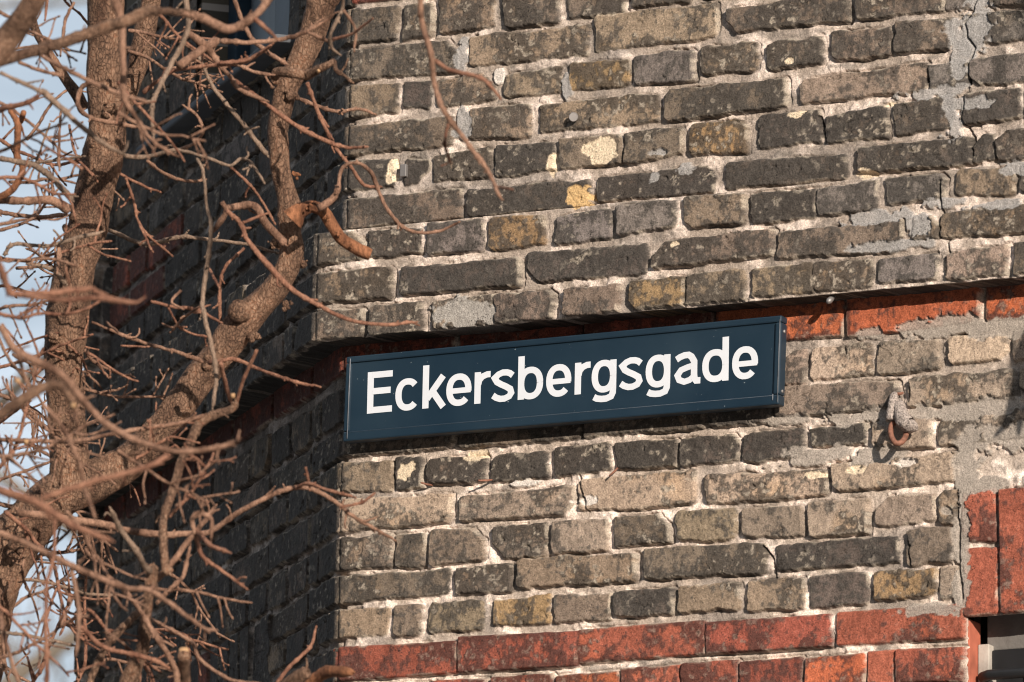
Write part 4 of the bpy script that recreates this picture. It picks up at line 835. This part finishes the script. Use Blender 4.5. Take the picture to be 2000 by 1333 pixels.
# the thicket at the left edge and lower left: many fine interlaced shoots, one mesh per spray
def spray(x, y, ang, ln_, r, d, mat, g, depth=0):
    n = max(5, int(ln_/7)); P = [pt(x, y, d)]; cx, cy = x, y; a = ang; pts = [(x, y, a)]
    zd = d
    for i in range(n):
        a += tr_.gauss(0, .06)+(tr_.choice([-1, 1])*.24 if tr_.random() < .12 else 0); cx += math.cos(a)*ln_/n; cy -= math.sin(a)*ln_/n; zd += tr_.gauss(0, .006); P.append(pt(cx, cy, zd)); pts.append((cx, cy, a))
    rr = np.linspace(r, r*.6, len(P)); rr = px2m(rr, d)
    for i in range(1, len(P), 2): rr[i] *= tr_.uniform(1.0, 1.3)
    g.tube(P, rr, 6)
    T = P[-1]-P[-2]; T /= np.linalg.norm(T); b = px2m(7, d); g.tube([P[-1]-T*b*.2, P[-1]+T*b*.2, P[-1]+T*b*.6, P[-1]+T*b], [px2m(k, d) for k in (1.5, 2.5, 2., .4)], 6)
    if depth < 2:
        for k in range(2, len(pts)-1):
            if tr_.random() < (.24 if depth == 0 else .15):
                s = tr_.choice([-1, 1]); spray(pts[k][0], pts[k][1], pts[k][2]+s*tr_.uniform(.5, 1.15), ln_*tr_.uniform(.14, .42), max(1.5, r*.66), d+tr_.uniform(-.04, .04), mat, g, depth+1)
SPR = [(-10,60,.1,150,4),(-10,270,-.4,190,4),(-10,300,.3,150,3.6),(-10,350,.2,160,4),(0,450,.5,140,3.6),(-10,500,-.5,230,4),(-10,560,.1,150,3.4),(-10,610,-.2,220,4),(-10,650,-.9,200,3.6),(-10,720,.25,200,3.6),(-10,770,-.3,240,4),(-10,830,.4,170,3.4),(-10,890,-.1,250,4),(-10,920,.5,260,4),(-10,980,-.3,260,4.4),(10,1000,-.6,280,4.4),(-10,1130,.3,230,4),(-10,1180,-.4,200,3.6),(-10,1290,.5,190,3.6),(60,1345,1.3,200,4),(20,1345,1.7,190,3.6),(150,1345,1.2,230,4),(230,880,-.7,200,3.6),(260,900,.6,150,3.4),(165,760,-.35,170,3.4),(170,690,-.3,110,3),(150,560,2.4,120,3),(160,330,2.6,130,3.2),(150,520,2.9,150,3.2),(130,650,3.4,120,3),(110,850,2.6,150,3.2),(190,60,2.5,120,3),(230,220,-.5,180,3.6),(230,160,-.8,200,3.6),(250,60,-.2,180,3.4),(300,20,-.6,170,3.4),(250,100,-.3,200,3.6),(330,1010,.8,150,3.4),(300,1150,.2,190,3.8),(280,1230,-.2,170,3.6),(200,1290,.2,170,3.4),(210,930,.35,190,3.8),(130,1000,-.8,230,4),(170,1190,-.5,190,3.6),(330,1120,-.7,160,3.4)]
for i in range(16):                           # shoots on the far side of the crown, against the sky
    g = MB(); d_ = tr_.uniform(13.6, 15.5); spray(tr_.uniform(-30, 60), 20+i*84, tr_.uniform(-.9, .9), tr_.uniform(130, 230), 3.6, d_, M_twig, g); g.build('spray', M_twig, tree)
for i, (x, y, a, ln_, r) in enumerate(SPR):
    g = MB(); m = [M_twig, M_twigr][i % 2]; spray(x, y, a, ln_, r, [A_-.1, A_+.25, Cn, A_-.5, A_+.1][i % 5], m, g); g.build('spray', m, tree)
for kx, ky, kr in ((640, 424, 5), (661, 455, 6), (688, 478, 5), (606, 400, 6)): bump_knot(kx, ky, kr, 12.60, M_orange)
bump_knot(622, 139, 5, A_-.12, M_cut, 'cut_end'); bump_knot(143, 793, 6, Cn-.95, M_cut, 'cut_end', True); bump_knot(34, 745, 6, Cn-1.0, M_cut, 'cut_end', True)
for x, y, r in ((359, 1275, 11),(455, 777, 5),(51, 867, 5)):
    g = MB(); c = pt(x, y, A_-.62); g.tube([c, c+np.array([0, 0, .006])-fw*.004], [px2m(r, 12), px2m(r*.8, 12)], 14); g.build('cut_end', M_cut, tree)
# branch outside the frame that throws its shadow on the wall at the right edge
def sh(px, py, t): u, z = onwall(px, py, 0); return np.array([u, 0, z])+SUN*t
g = MB(); t = .75
g.tube([sh(2120, 450, 1.3), sh(2040, 600, t), sh(2003, 700, t), sh(1990, 770, t), sh(1978, 800, t), sh(1960, 835, t), sh(1938, 858, t)], [.012, .014, .020, .016, .011, .007, .002], 10)
g.tube([sh(2030, 640, t), sh(1993, 740, t), sh(1990, 800, t), sh(1985, 855, t)], [.010, .014, .009, .002], 9)
g.tube([sh(2120, 450, 1.3), sh(2150, 300, 2.6), sh(2000, 0, 4.5)], [.012, .018, .02], 9)
g.build('branch', M_bark, tree)

# ------------------------------------------------------------------ distance
M_fartree = simple('distant_bark', (.16, .13, .10), .9, var=.2)
for i, (px, d, hgt) in enumerate([(-420, 60, 20), (330, 95, 24)]):
    b3 = pt(px, 700, d); o = empty('bare_tree', (float(b3[0]), float(b3[1]), 0), ['nearer of two blurred bare trees far beyond the corner', 'farther of two blurred bare trees far beyond the corner'][i], 'tree', 'far trees beyond the building')
    g = MB(); g.tube(spl([[b3[0], b3[1], 0], [b3[0]+.2, b3[1], hgt*.4], [b3[0]-.1, b3[1], hgt*.9]], 14), np.linspace(.3, .08, 14), 10); g.build('trunk', M_fartree, o)
    g = MB(); r_ = random.Random(i+20)
    def grow(p, v, ln_, r, dep):
        q = [p]; c = np.array(v, float)
        for j in range(4):
            c = c+np.array([r_.gauss(0, .16), r_.gauss(0, .16), r_.gauss(.02, .12)]); c /= np.linalg.norm(c); q.append(q[-1]+c*ln_/4)
        g.tube(q, np.linspace(r, r*.55, 5), 5, cap=False)
        if dep < 4:
            for _ in range(3 if dep < 3 else 4):
                k = r_.randint(1, 4); w2 = c+np.array([r_.gauss(0, .7), r_.gauss(0, .7), r_.gauss(.1, .5)]); grow(q[k], w2/np.linalg.norm(w2), ln_*.62, r*.55, dep+1)
    for j in range(9):
        z = hgt*(.25+.07*j); an = r_.uniform(0, 6.28); grow(np.array([b3[0], b3[1], z]), (math.cos(an)*.8, math.sin(an)*.8, .5), hgt*.27, .09, 0)
    g.build('crown', M_fartree, o)
M_ground = simple('pavement_stone', (.22, .21, .20), .9, bump=.002, var=.2, vscale=3)
gm = pmesh('pavement', [(-300, -300, 0), (300, -300, 0), (300, 300, 0), (-300, 300, 0)], [(0, 1, 2, 3)], M_ground, None, False); gm['kind'] = 'structure'

# ------------------------------------------------------------------ unseen houses added behind the camera to block sky light
M_face = simple('light_blocker_facade', (.055, .058, .066), .95, var=.25, vscale=2)  # dark tone keeps bounce low on the added light-blocking houses
def house(name, label, x0, x1, y0, y1, h, rot, cx, cy, fl, group='added houses blocking sky light'):
    o = empty(name, (cx, cy, 0), label, 'building', group); ca, sa = math.cos(rot), math.sin(rot)
    fr = lambda x, y, z: (cx+x*ca-y*sa, cy+x*sa+y*ca, z)
    g = MB(); g.box(x0, x1, y0, y1, 0, h, fr); wl = g.build('wall', M_face, o, False)
    g = MB(); g.quadbox([fr(*p) for p in [(x0-.3, y0-.3, h), (x1+.3, y0-.3, h), (x1+.3, y1+.3, h), (x0-.3, y1+.3, h), (x0+1, (y0+y1)/2-.4, h+3.5), (x1-1, (y0+y1)/2-.4, h+3.5), (x1-1, (y0+y1)/2+.4, h+3.5), (x0+1, (y0+y1)/2+.4, h+3.5)]]); g.build('roof', M_black, o, False)
    n = int((x1-x0)/3)
    for k in range(fl):
        for i in range(n):
            g = MB(); xx = x0+1.5+3*i; g.box(xx-.55, xx+.55, y1-.02, y1+.03, 1.2+3.3*k, 2.9+3.3*k, fr); w2 = g.build('window', M_glass, o, False)
house('blocker_house', 'dark house added unseen across the side street, blocking sky light from the shaded wall', -16, 16, -5, 0, 12, R(-45), -11.5, -11.5, 3)
house('blocker_house', 'long dark house added unseen across the main street to cut the sky light', -22, 16, -5, 0, 12, R(0), 0, -24, 3)
